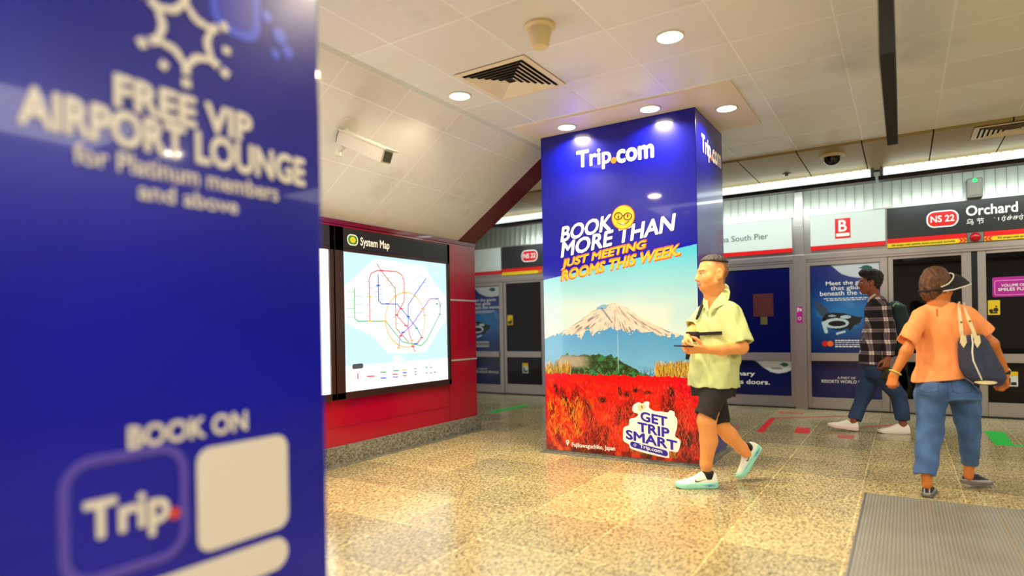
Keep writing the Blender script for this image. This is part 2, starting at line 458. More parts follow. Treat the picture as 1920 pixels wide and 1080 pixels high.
# stair mass behind the red wall, with the tiled slope over it
struct(MB().box(-5.6, WX, -5, 5.92, 0, 2.165).build('wall_left', M['red_panel']))
sl = Vector((1.175, 0, .815)); SLEN = sl.length; sl.normalize(); sn = Vector((sl.z, 0, -sl.x))
me = bpy.data.meshes.new('slope')
def slope_quad(name, y0, y1, s0, s1, mat, off=0.0, th=.03):
    m_ = MB().box(y0, y1, s0, s1, -th, off)
    me = bpy.data.meshes.new(name); me.from_pydata(m_.v, [], m_.f); me.update()
    o = bpy.data.objects.new(name, me); COL.objects.link(o); me.materials.append(mat)
    o.matrix_world = Matrix(((0, sl.x, sn.x, WX), (1, 0, 0, 0), (0, sl.z, sn.z, 2.165), (0, 0, 0, 1)))
    return o
struct(slope_quad('wall_slope', -5, 5.6, 0, SLEN, M['slope_tile']))
struct(slope_quad('trim_1', 5.6, 5.92, 0, SLEN, M['maroon'], .004))
struct(slope_quad('trim_2', -5, 5.6, SLEN-.022, SLEN+.012, M['sign_white'], .010))
struct(MB().poly([(WX, 5.9, 2.165), (-3.06, 5.9, CZ), (-5.6, 5.9, CZ), (-5.6, 5.9, 2.165)], (0, 1, 0), .02).build('wall_stair', M['maroon']))
struct(MB().box(WX-.004, WX+.012, -5, 5.925, 2.128, 2.165).build('trim_3', M['maroon']))
struct(MB().box(WX-.05, WX+.03, -5, 5.955, 0, .165, .004).build('baseboard_left', M['granite_dark']))
struct(MB().box(WX-.05, -4.14, -5, 5.98, 0, .004).build('trim_4', M['granite_dark']))
# enclosing hall walls out of view
struct(MB().box(-9, 9, -5.1, -5, 0, 3).build('wall_rear', flat('hall_wall', C(186, 176, 158), .5)))
struct(MB().box(9, 9.1, -5, 12, 0, 3.2).build('wall_right', flat('hall_wall_side', C(176, 168, 152), .5)))
struct(MB().box(-9.1, -9, 5.9, 12, 0, 3.2).build('wall_far_left', flat('hall_wall_far', C(120, 112, 100), .5)))
# tunnel beyond the glass
struct(MB().box(-9, 9, 12, 12.1, -1, 3.3).build('wall_tunnel', flat('tunnel_wall', C(10, 9, 9), .9)))
# silver strips and seams on the red wall
def strip(z, label):
    return tag(MB().box(WX, WX+.008, 5.40, 5.925, z-.009, z+.009).build('metal_strip', M['silver']), label, 'trim strip')
strip(1.50, 'thin silver strip on the red wall beside the upper half of the map board')
strip(.83, 'thin silver strip on the red wall beside the lower half of the map board')
struct(MB().box(WX, WX+.003, 5.4, 5.403, .17, 2.13).box(WX, WX+.003, -2, 5.4, .328, .330).build('trim_5', M['maroon']))

# ================================================================== PILLARS
PX0, PX1, PYF, PYB = -2.885, -1.425, 5.14, 6.02
def paint_front():
    x0, x1, z0, z1 = PX0, PX1, .03, 1.86
    w_, h = 372, 466
    X, Z = np.meshgrid(np.linspace(x0, x1, w_), np.linspace(z0, z1, h))
    img = np.zeros((h, w_, 3), np.float32)
    sky_l = 1.625+(X-x0)*.148                        # slanted upper edge of the picture
    t = np.clip((Z-1.0)/.8, 0, 1)[..., None]
    img[:] = L3(222, 238, 236)*(1-t)+L3(84, 196, 226)*t
    cl = vnoise(X, Z, 2.2, 3)*.6+vnoise(X, Z, 5, 4)*.4
    blend(img, np.clip((cl-.45)*2.2, 0, .55)*np.clip((1.5-Z)/.2,0,1), L3(240, 240, 228))
    blend(img, Z > sky_l, L3(5, 10, 174))
    # mountain
    k = [(-2.90, 1.065), (-2.80, 1.10), (-2.62, 1.17), (-2.50, 1.24), (-2.40, 1.31), (-2.30, 1.365), (-2.25, 1.372), (-2.21, 1.372), (-2.17, 1.388), (-2.13, 1.372), (-2.04, 1.33), (-1.94, 1.26), (-1.82, 1.19), (-1.68, 1.13), (-1.55, 1.09), (-1.42, 1.04)]
    ridge = np.interp(X, [a for a, b in k], [b for a, b in k])+(vnoise(X, Z*0, 40, 5)-.5)*.008
    mt = Z < ridge
    tb = np.clip((Z-.75)/.5, 0, 1)[..., None]
    blue = L3(120, 192, 236)*(1-tb)+L3(62, 150, 216)*tb
    blue = blue*(0.92+.16*vnoise(X*1.0, Z, 6, 7))[..., None]
    img[mt] = blue[mt]
    sb = [(-2.80, 1.09), (-2.70, 1.12), (-2.63, 1.10), (-2.55, 1.12), (-2.50, 1.07), (-2.47, 1.13), (-2.42, 1.17), (-2.385, 1.08), (-2.34, 1.12), (-2.25, 1.145), (-2.17, 1.155), (-2.08, 1.145), (-2.02, 1.12), (-1.96, 1.15), (-1.90, 1.105), (-1.82, 1.13), (-1.74, 1.09), (-1.66, 1.09), (-1.60, 1.085), (-1.56, 1.12)]
    snow_l = np.interp(X, [a for a, b in sb], [b for a, b in sb])+(vnoise(X*1.0, Z, 60, 8)-.5)*.05
    snow = mt & (Z > snow_l) & (X > -2.78) & (X < -1.57)
    s1 = vnoise(X*1.0, Z, 30, 9)
    sc = L3(236, 222, 206)*(.82+.2*s1)[..., None]
    img[snow] = sc[snow]
    apex = (-2.17, 1.39)
    ang = np.arctan2(X-apex[0], apex[1]-Z); rad = np.hypot(X-apex[0], Z-apex[1])
    streak = vnoise(ang*3.2, rad*1.2, 12, 10)
    blend(img, (snow & (streak > .69))*np.clip((streak-.69)*8, 0, .75), L3(104, 98, 104))
    blend(img, (snow & (streak < .17) & (X < -2.2))*.8, L3(96, 168, 216))
    blend(img, (snow & (X > -2.34) & (X < -2.24) & (Z > 1.33))*.8, L3(90, 170, 220))
    blend(img, (segdist(X, Z, (-2.29, 1.34), (-2.19, 1.21)) < .007)*.7, L3(84, 92, 118))
    blend(img, (segdist(X, Z, (-2.13, 1.345), (-2.02, 1.22)) < .004)*.6, L3(110, 100, 110))
    blend(img, (segdist(X, Z, (-2.05, 1.30), (-1.84, 1.13)) < .004)*.6, L3(110, 100, 110))
    # haze and town at the foot
    blend(img, np.clip((.83-Z)/.06, 0, 1)*(X > -1.95)*mt*.75*(vnoise(X, Z, 70, 11) > .45), L3(70, 110, 150))
    # wooded hill
    kt = [(-2.90, .80), (-2.78, .84), (-2.70, .92), (-2.55, .93), (-2.45, .915), (-2.33, .935), (-2.22, .92), (-2.12, .885), (-2.02, .83), (-1.94, .775), (-1.86, .74), (-1.4, .74)]
    hill = np.interp(X, [a for a, b in kt], [b for a, b in kt])+(vnoise(X, Z*0, 34, 12)-.5)*.035
    hm = (Z < hill)
    lf = vnoise(X, Z, 34, 13)*.6+vnoise(X, Z, 80, 14)*.4
    g = L3(16, 30, 22)*(1-lf[..., None])+L3(60, 110, 50)*lf[..., None]
    g = np.where((lf > .6)[..., None] & (Z < .82)[..., None], L3(110, 170, 80), g)
    g = np.where((lf > .62)[..., None], L3(46, 128, 84), g)
    img[hm] = g[hm]
    fog = np.exp(-((X+2.62)/.17)**4-((Z-.86)/.055)**4)
    blend(img, fog*.75*hm, L3(196, 184, 160))
    # golden grass on both sides
    rs = np.random.RandomState(2)
    def strokes(n, xr, zb, hr, cols, wdt=.004, lean=.3):
        for _ in range(n):
            x = rs.uniform(*xr); z = rs.uniform(*zb); hh = rs.uniform(*hr); l = rs.uniform(-lean, lean)*hh
            c = cols[rs.randint(len(cols))]
            i0 = max(0, int((min(x, x+l)-.01-x0)/(x1-x0)*w_)); i1 = min(w_, int((max(x, x+l)+.01-x0)/(x1-x0)*w_)+2)
            j0 = max(0, int((z-.01-z0)/(z1-z0)*h)); j1 = min(h, int((z+hh+.01-z0)/(z1-z0)*h)+2)
            if i1 <= i0 or j1 <= j0: continue
            s = (slice(j0, j1), slice(i0, i1)); d = segdist(X[s], Z[s], (x, z), (x+l, z+hh))
            sub = img[s]; blend(sub, np.clip((wdt-d)/.003, 0, 1)*.85, c)
    gold = [L3(222, 176, 40), L3(180, 120, 30), L3(110, 70, 30), L3(240, 205, 90), L3(150, 140, 40)]
    strokes(260, (-2.89, -2.62), (.70, .78), (.03, .10), gold)
    strokes(900, (-1.80, -1.42), (.72, .80), (.03, .08), gold)
    strokes(300, (-1.62, -1.42), (.74, .83), (.03, .06), gold)
    # red flower field
    redtop = .742+(vnoise(X, Z*0, 46, 15)-.5)*.02
    fm = Z < redtop
    t = np.clip((.74-Z)/.7, 0, 1)
    n1 = vnoise(X*1.0+(.7-Z)*.15, Z*.55, 9, 16); n2 = vnoise(X, Z, 60, 17); n3 = vnoise(X+.3*Z, Z, 22, 18)
    base = L3(238, 8, 8)*(1-t[..., None])+L3(222, 34, 14)*t[..., None]
    base = base*(.70+.55*n2)[..., None]
    orange = np.clip((n3-.55)*4, 0, 1)*np.clip(t*2.0, 0, 1)*np.clip(1.25-(X-x0)*1.2, .25, 1)
    base = base*(1-.6*orange[..., None])+L3(250, 120, 20)*.6*orange[..., None]
    img[fm] = base[fm]
    dark = np.clip((n1-.54-.16*(t < .12))*7, 0, 1)*np.clip(t*5-.35, 0, 1)
    dark = dark*(.55+.45*(n2 > .35))
    blend(img, dark*fm*.85, L3(52, 12, 14))
    blend(img, fm*np.clip((.16-Z)/.12, 0, .7)*(n3 < .5), L3(60, 14, 20))
    def gap(cx, cz, rx, rz, a):
        u = (X-cx)*cos(a)+(Z-cz)*sin(a); v = -(X-cx)*sin(a)+(Z-cz)*cos(a)
        blend(img, fm*np.clip(1.3-((u/rx)**2+(v/rz)**2), 0, 1)*(.5+.5*(n2 > .3)), L3(50, 14, 14))
    for g_ in ((-2.77, .60, .025, .07, .3), (-2.68, .50, .04, .13, .35), (-2.45, .40, .055, .15, .25), (-2.3, .52, .05, .035, 0), (-2.13, .60, .02, .05, .2), (-2.06, .58, .045, .03, 0), (-1.98, .62, .03, .03, 0), (-1.88, .6, .05, .02, 0), (-1.66, .60, .03, .07, .3), (-2.58, .30, .03, .12, .5), (-1.86, .1, .05, .06, 0), (-1.55, .22, .06, .09, .2), (-2.14, .35, .02, .05, 0)):
        gap(*g_)
    stk = [L3(236, 40, 20), L3(255, 90, 60), L3(200, 10, 10), L3(250, 60, 20), L3(120, 10, 12)]
    strokes(1500, (-2.88, -1.43), (.05, .42), (.02, .07), stk, .0035, .6)
    strokes(700, (-2.88, -1.43), (.42, .66), (.012, .035), stk, .0035, .6)
    strokes(260, (-2.86, -2.5), (.15, .5), (.015, .05), [L3(255, 140, 20), L3(250, 180, 40), L3(255, 100, 20)], .004, .6)
    strokes(90, (-2.05, -1.62), (.05, .14), (.02, .05), [L3(220, 170, 40), L3(120, 140, 40)], .004, .6)
    # pale seam of the vinyl
    blend(img, (np.abs(X+2.14+.012*(Z-1)) < .0035)*np.where(Z < 1.15, .55, .2)*(Z > .78)*(Z < 1.5), L3(200, 220, 235))
    return img*.86, (x0, x1, z0, z1)

def pillar(yf, yb, label, main):
    p = thing('advert_pillar', ((PX0+PX1)/2, (yf+yb)/2, 0), label, 'pillar', None)
    MB().box(PX0, PX1, yf, yb, .03, CZ-.012, .006).build('shaft', M['blue_vinyl'], p)
    MB().box(PX0-.05, PX1+.05, yf-.05, yb+.05, 0, .006).box(PX0+.004, PX1-.004, yf+.004, yb-.004, .006, .03).build('plinth', M['granite_dark'], p)
    return p
P1 = pillar(PYF, PYB, 'blue wrapped advertising pillar with a snowy mountain over red flowers, behind the man in green', True)
img, (x0, x1, z0, z1) = paint_front()
print_mesh('mountain_picture', img, (x0+.006, PYF, z0), (x1-x0-.012, 0, 0), (0, 0, z1-z0), (0, -1, 0), M['print'], P1, .0012)
XZ('lettering', 'Trip', -2.505, 2.585, -2.175, 2.775, PYF, M['white_ink'], P1, bold=.035, off=.002)
XZ('lettering', 'com', -2.115, 2.615, -1.785, 2.722, PYF, M['white_ink'], P1, bold=.045, off=.002)
plate('dot', [(.028*cos(i*pi/10), .028*sin(i*pi/10)) for i in range(20)], (-2.147, PYF, 2.643), (1, 0, 0), (0, 0, 1), (0, -1, 0), M['orange_dot'], P1)
kw = dict(bold=.06)
def slant(text, xa, za, xb, zb, h, mat, edge=None, **k2):
    if edge: XZ('lettering_outline', text, xa-.008, za-.008, xb+.008, zb+h+.008-(zb-za), PYF, edge, P1, rise=zb-za, skew=.02, off=.0016, bold=k2.get('bold', .06)+.02)
    XZ('lettering', text, xa, za, xb, zb+h-(zb-za), PYF, mat, P1, rise=zb-za, skew=.02, off=.003, **k2)
slant('BOOK', -2.685, 1.968, -2.19, 2.035, .135, M['white_ink'], bold=.038)
slant('MORE', -2.685, 1.825, -2.185, 1.895, .135, M['white_ink'], bold=.038)
slant('THAN', -2.125, 1.905, -1.625, 1.975, .135, M['white_ink'], bold=.038)
slant('JUST MEETING', -2.68, 1.712, -1.885, 1.825, .085, M['orange_ink'], M['orange_edge'], bold=.045)
slant('ROOMS THIS WEEK.', -2.685, 1.612, -1.575, 1.765, .085, M['orange_ink'], M['orange_edge'], bold=.045)
# smiling face with glasses
ec = (-2.068, PYF, 2.13)
def disc(r, n=40): return [(r*cos(i*2*pi/n), r*sin(i*2*pi/n)) for i in range(n)]
XA, ZA, NA = (1, 0, 0), (0, 0, 1), (0, -1, 0)
em = plate('smiling_face', disc(.108), ec, XA, ZA, NA, M['orange_edge'], P1, .001, .003)
plate('face_disc', disc(.100), ec, XA, ZA, NA, M['yellow_ink'], em, .001, .0045)
for sx in (-1, 1):
    cx = -2.068+sx*.044
    pts = [Vector((cx+.036*cos(t), PYF-.007, 2.140+sx*-.006+.030*sin(t))) for t in [i*2*pi/24 for i in range(24)]]
    MB().tube(pts, .0038, 6, True).build('glasses_rim', M['black'], em)
    plate('eye', [(a*.55, b) for a, b in disc(.014, 20)], (cx, PYF, 2.137), XA, ZA, NA, M['brown_ink'], em, .001, .006)
MB().tube([(-2.076, PYF-.007, 2.146), (-2.06, PYF-.007, 2.146)], .0035, 6).build('glasses_bridge', M['black'], em)
MB().tube([(-2.068+.055*cos(t), PYF-.006, 2.105+.035*sin(t)) for t in [pi*(1.1+i*.08) for i in range(11)]], .003, 6).build('mouth', M['brown_ink'], em)
plate('teeth', [(0, 0), (.026, 0), (.026, .018), (0, .018)], (-2.085, PYF, 2.062), XA, ZA, NA, M['white_ink'], em, .001, .006)
# map pin and place name
pin = [(.0, -.032)]+[(.017*cos(a), .010+.017*sin(a)) for a in [radians(-30+i*240/16) for i in range(17)]]
pn = plate('map_pin', pin, (-2.655, PYF, .105), XA, ZA, NA, M['white_ink'], P1, .001, .0025)
plate('pin_hole', disc(.006, 14), (-2.655, PYF, .116), XA, ZA, NA, M['brown_ink'], pn, .001, .004)
XZ('lettering', 'Fujikawaguchiko, Japan', -2.61, .062, -2.185, .112, PYF, M['white_ink'], P1, off=.0025, bold=.02)
# GET TRIP SMART sticker: white cloud outline behind purple slanted letters
ol = [(-2.106, 0.211), (-2.097, 0.285), (-2.05, 0.311), (-2.041, 0.363), (-1.987, 0.381), (-1.963, 0.411), (-2.009, 0.431), (-2.008, 0.482), (-1.961, 0.513), (-1.923, 0.505), (-1.893, 0.524), (-1.86, 0.518), (-1.864, 0.475), (-1.819, 0.448), (-1.761, 0.445), (-1.702, 0.441), (-1.68, 0.459), (-1.645, 0.447), (-1.640, 0.416), (-1.621, 0.389), (-1.623, 0.319), (-1.641, 0.247), (-1.606, 0.221), (-1.595, 0.194), (-1.622, 0.114), (-1.69, 0.114), (-1.695, 0.075), (-1.724, 0.055), (-2.015, 0.098), (-2.052, 0.14), (-2.10, .165)]
pts = []
n_ = len(ol)
for i in range(n_):
    for k_ in range(5):
        t_ = k_/5; p0, p1, p2, p3 = (ol[(i+j-1) % n_] for j in range(4))
        pts.append(tuple(.5*((2*p1[q])+(-p0[q]+p2[q])*t_+(2*p0[q]-5*p1[q]+4*p2[q]-p3[q])*t_*t_+(-p0[q]+3*p1[q]-3*p2[q]+p3[q])*t_**3) for q in (0, 1)))
st = plate('smart_travel_badge', pts, (0, PYF, 0), XA, ZA, NA, M['white_ink'], P1, .001, .003)
def bl(text, xa, za, xb, zb, h, mat=M['blue_ink'], bold=.04):
    XZ('lettering', text, xa, za, xb, za+h, PYF, mat, st, rise=zb-za, off=.0055, bold=bold)
bl('GET', -1.938, .358, -1.708, .322, .078)
bl('TRIP', -1.965, .265, -1.692, .228, .076)
bl('SMART', -2.075, .190, -1.628, .125, .078)
plate('ribbon', [(x_, z_-.172*x_) for x_, z_ in rrect(.335, .050, .025)], (-2.04, PYF, .122), XA, ZA, NA, M['blue_ink'], st, .001, .0042)
bl('Trip.com', -1.952, .112, -1.755, .080, .040, M['white_ink'], .03)
for cx_, cz_, rx_ in ((-1.945, .468, .022), (-1.915, .480, .018)): plate('petal_print', [(a_*1.0, b_*1.3) for a_, b_ in disc(rx_, 20)], (cx_, PYF, cz_), XA, ZA, NA, M['cream'], st, .0006, .0045)
MB().tube([(-1.995+.010*cos(t), PYF-.008, .141+.010*sin(t)) for t in [i*2*pi/12 for i in range(12)]], .002, 5, True).build('search_icon', M['white_ink'], st)
# side of the far pillar
YZ('lettering', 'Trip', 5.31, 2.60, 5.60, 2.79, PX1, M['white_ink'], P1, bold=.035, off=.003)
YZ('lettering', 'com', 5.66, 2.63, 5.96, 2.74, PX1, M['white_ink'], P1, bold=.045, off=.003)
plate('dot', disc(.026, 20), (PX1, 5.63, 2.655), (0, 1, 0), ZA, (1, 0, 0), M['orange_dot'], P1)

# near pillar
NYB, NYF = 1.235, .355
P0 = pillar(NYF, NYB, 'blue wrapped advertising pillar close to the viewer at the left edge', False)
NX = PX1
YA, NXV = (0, 1, 0), (1, 0, 0)
SH = -1.4-NX
M['logo_white'] = flat('logo_white', C(212, 207, 198), .4)
lw = M['logo_white']
YZ('lettering', 'FREE VIP', .678, 1.672, 1.005, 1.738, NX, lw, P0, bold=.05, off=.004)
YZ('lettering', 'AIRPORT LOUNGE', .505, 1.590, 1.172, 1.662, NX, lw, P0, bold=.05, off=.004)
YZ('lettering', 'for Platinum members', .597, 1.532, 1.083, 1.574, NX, lw, P0, bold=.02, off=.004)
YZ('lettering', 'and above', .722, 1.480, .963, 1.517, NX, lw, P0, bold=.02, off=.004)
YZ('lettering', 'BOOK ON', .692, .933, .977, .980, NX, lw, P0, bold=.04, off=.004)
plate('card', rrect(.256, .25, .035), (NX, .843, .655), YA, ZA, NXV, lw, P0, .001, .003)
plate('button', rrect(.44, .085, .042), (NX, .655, .548), YA, ZA, NXV, lw, P0, .001, .003)
o_ = [(.568+p[0], .675+p[1]) for p in rrect(.245, .245, .055)]
M['icon_line'] = flat('icon_line', C(78, 66, 170), .4)
mb = MB().tube([(NX+.002, a, b) for a, b in o_], .010, 8, True); mb.v = [(NX+.002+(x-NX-.002)*.1, y, z) for x, y, z in mb.v]
mb.build('icon_outline', M['icon_line'], P0)
YZ('lettering', 'Trip', .605, .735, .775, .835, NX, lw, P0, bold=.045, off=.004)
plate('dot', disc(.014, 16), (NX, .790, .768), YA, ZA, NXV, flat('red_dot', C(200, 60, 50), .4), P0)
# star shaped emblem of rounded strokes
sc_ = Vector((NX+.004, .835, 1.885)); mb = MB()
def sp(r, a): return sc_+Vector((0, cos(a)*r, sin(a)*r))
for i in range(6):
    a = radians(90+60*i); b_ = radians(120+60*i); b2 = radians(60+60*i)
    mb.tube([sp(.052, b_), sp(.075, a), sp(.052, b2)], .010, 8)
    mb.tube([sp(.075, a), sp(.095, a)], .010, 8); mb.tube([sp(.105, a), sp(.125, a)], .011, 8)
    if i % 2 == 0: mb.tube([sp(.095, b_), sp(.115, b_)], .009, 8)
mb.v = [(NX+.004+(x-NX-.004)*.08, y, z) for x, y, z in mb.v]
mb.build('star_emblem', lw, P0)
M['pale_blue_ink'] = flat('pale_blue_ink', C(40, 66, 220), .3)
plate('ring_print', rrect(.14, .22, .05), (NX, .90, 1.93), YA, ZA, NXV, M['pale_blue_ink'], P0, .001, .001)
plate('ring_print_inner', rrect(.10, .17, .035), (NX, .92, 1.955), YA, ZA, NXV, flat('mid_blue', C(18, 24, 170), .3), P0, .001, .0022)
for (a, b, r) in ((1.10, 1.985, .022), (1.085, 1.93, .014), (1.06, 2.02, .016), (1.125, 1.95, .018)):
    plate('spark_print', disc(r, 16), (NX, a, b), YA, ZA, NXV, M['pale_blue_ink'], P0, .001, .001)

# flat cream surrounds around the pillar heads, with lamps
def downlight(x, y, z, label, r=.075, power=14, group='recessed round ceiling lamps', col=WARM):
    t = thing('downlight', (x, y, z), label, 'lamp', group)
    MB().lathe((x, y, z), (0, 0, -1), [(r*1.22, -.001), (r*1.22, .006), (r*1.05, .010), (r*1.0, .004)], 32).build('rim', M['white_paint'], t, True)
    MB().lathe((x, y, z), (0, 0, -1), [(r*.98, .003), (r*.97, .009), (r*.5, .013), (0.001, .014)], 32).build('bulb', M['lamp_on'], t, True)
    l = bpy.data.lights.new('warm_beam', 'AREA'); l.shape = 'DISK'; l.size = r*2; l.energy = power; l.color = col; l.spread = radians(150)
    lo = bpy.data.objects.new('warm_beam', l); COL.objects.link(lo); lo.parent = t; lo.location = (0, 0, -.03)
    return t
def surround(yf, yb, label):
    z = CZ-.012
    pts = [(PX0-.05, yf-.38), (PX1+.37, yf-.38), (PX1+.37, yb-.10), (PX0-.05, yb-.10)]
    return tag(MB().box(PX0-.05, PX1+.37, yf-.38, yb-.10, z, CZ+.002).build('ceiling_surround', M['warm_trim']), label, 'ceiling panel')
surround(PYF, PYB, 'cream ceiling panel framing the head of the mountain pillar')
downlight(-2.524, 4.98, CZ-.012, 'round lamp above the left half of the mountain pillar front', power=16)
downlight(-1.746, 4.96, CZ-.012, 'round lamp above the right half of the mountain pillar front', power=16)
downlight(-1.215, 5.32, CZ-.012, 'round lamp beside the right side of the mountain pillar head', power=12)
downlight(-2.873, 3.861, CZ, 'round lamp near the sloping ceiling, left of the air vent', power=30)
downlight(-1.208, 3.823, CZ, 'single round lamp in the middle of the tiled ceiling', power=36)
for x, y in ((-2.87, 2.0), (3.2, 3.4), (-.3, 2.2)):  # extra warm fill under the ceiling, added without lamp fittings
    l = bpy.data.lights.new('warm_beam', 'AREA'); l.shape = 'DISK'; l.size = .15; l.energy = 26; l.color = WARM
    lo = bpy.data.objects.new('warm_beam', l); COL.objects.link(lo); lo.location = (x, y, CZ-.03)

# ================================================================== CEILING FITTINGS
z = CZ
t = thing('smoke_detector', (-1.812, 3.244, z), 'cream cone shaped ceiling speaker left of the lone lamp', 'ceiling speaker')
MB().lathe((-1.812, 3.244, z), (0, 0, -1), [(.092, 0), (.095, .012), (.088, .020), (.072, .024)], 36).build('flange', M['cream'], t, True)
MB().lathe((-1.812, 3.244, z), (0, 0, -1), [(.072, .02), (.066, .06), (.052, .125), (.046, .132), (.001, .133)], 36).build('cone', M['cream'], t, True)
def vent(x0, x1, y0, y1, label, zz=CZ):
    t = thing('air_vent', ((x0+x1)/2, (y0+y1)/2, zz), label, 'air vent')
    MB().box(x0+.02, x1-.02, y0+.02, y1-.02, zz-.002, zz+.004).build('dark_throat', M['black_matte'], t)
    n = 6; w0 = (x1-x0)/2; h0 = (y1-y0)/2; cx = (x0+x1)/2; cy = (y0+y1)/2
    mb = MB()
    def ring(a0, a1, za, zb):
        o = [(cx-w0*a0, cy-h0*a0, za), (cx+w0*a0, cy-h0*a0, za), (cx+w0*a0, cy+h0*a0, za), (cx-w0*a0, cy+h0*a0, za)]
        i_ = [(cx-w0*a1, cy-h0*a1, zb), (cx+w0*a1, cy-h0*a1, zb), (cx+w0*a1, cy+h0*a1, zb), (cx-w0*a1, cy+h0*a1, zb)]
        mb.add(o+i_, [(k, (k+1) % 4, 4+(k+1) % 4, 4+k) for k in range(4)])
        mb.add([(p[0], p[1], p[2]-.003) for p in o+i_], [(k, (k+1) % 4, 4+(k+1) % 4, 4+k) for k in range(4)])
    ring(1.0, .86, zz-.004, zz-.008)
    mb.build('frame', M['warm_trim'], t)
    for k in range(n):
        mb = MB(); a = .82-k*.125
        ring(a, a-.085, zz-.020, zz-.008)
        mb.build('louvre', M['warm_trim'], t)
    return t
vent(-2.675, -2.09, 3.52, 4.13, 'square air vent with nested louvres, between the two ceiling lamps')
vent(.58, 1.17, 7.16, 7.62, 'square air vent in the steel ceiling strip above the station sign', CZ-.026)
# wall camera on the slope
t = thing('security_camera', (-3.8, 3.5, 2.75), 'white bullet security camera on a bracket, above the map board', 'security camera')
bs = Vector((WX, 3.26, 2.165))+sl*.905
MB().lathe(bs, sn, [(.105, 0), (.105, .008), (.098, .012), (.001, .013)], 36).build('base_disc', M['white_paint'], t, True)
arm_top = bs+sn*.01
kn = at(633, 285, 4.62)
MB().tube([arm_top, arm_top+Vector((.03, 0, -.03)), arm_top+Vector((.035, .0, -.10)), kn], .017, 10).build('bracket_arm', M['white_paint'], t, True)
MB().lathe(kn+Vector((0, 0, -.03)), (0, 0, 1), [(.026, 0), (.028, .03), (.022, .05), (.001, .052)], 16).build('swivel_joint', M['white_paint'], t, True)
ca = at(641, 258, 4.62); cb = at(727, 295, 4.30)
A_ = (cb-ca).normalized(); S_ = A_.cross(UP).normalized(); U_ = S_.cross(A_).normalized(); hl = (cb-ca).length/2
mid = (ca+cb)/2
MB().tube([kn+Vector((0, 0, .01)), ca+A_*.06-U_*.045], .014, 8).build('swivel_arm', M['white_paint'], t, True)
MB().obox(mid, A_, S_, U_, hl-.005, .048, .048, .010).build('housing', M['white_paint'], t, True)
MB().obox(mid+U_*.052+A_*.015, A_, S_, U_, hl+.01, .056, .006, .003).build('sun_shield', M['white_paint'], t, True)
MB().obox(cb+A_*.0, A_, S_, U_, .004, .032, .035, .002).build('lens_window', M['lens'], t)
MB().obox(ca-A_*.004, A_, S_, U_, .004, .042, .042, .002).build('rear_cap', M['grey'], t)
# dome camera
dc = (-.622, 7.445, CZ-.025)
t = thing('dome_camera', dc, 'dark dome camera under the steel ceiling strip, left of the hanging sign', 'security camera')
MB().lathe(dc, (0, 0, -1), [(.125, 0), (.122, .015), (.10, .024)], 36).build('rim', M['cream'], t, True)
MB().lathe(dc, (0, 0, -1), [(.092, .02)]+[(.09*cos(a), .022+.085*sin(a)) for a in [radians(i*11.2) for i in range(9)]], 36).build('dome', M['dome'], t, True)
sp_ = (-1.156, 8.03, CZ-.025)
tag(MB().lathe(sp_, (0, 0, -1), [(.05, 0), (.05, .006), (.02, .012), (.018, .03), (.001, .031)], 20).build('sprinkler', M['grey'], None, True), 'small round sprinkler on the steel ceiling strip, right of the mountain pillar', 'sprinkler')
# hanging sign seen from its narrow end
t = thing('hanging_sign', (-.048, 4.2, 2.4), 'long black hanging signboard seen end-on, high above the man in plaid', 'sign')
MB().box(-.080, -.016, 3.335, 5.07, 2.4, 2.80, .003).build('board', M['black_matte'], t)
for yy in (3.7, 4.7): MB().tube([(-.048, yy, 2.79), (-.048, yy, CZ)], .012, 8).build('hanger_rod', M['black'], t)

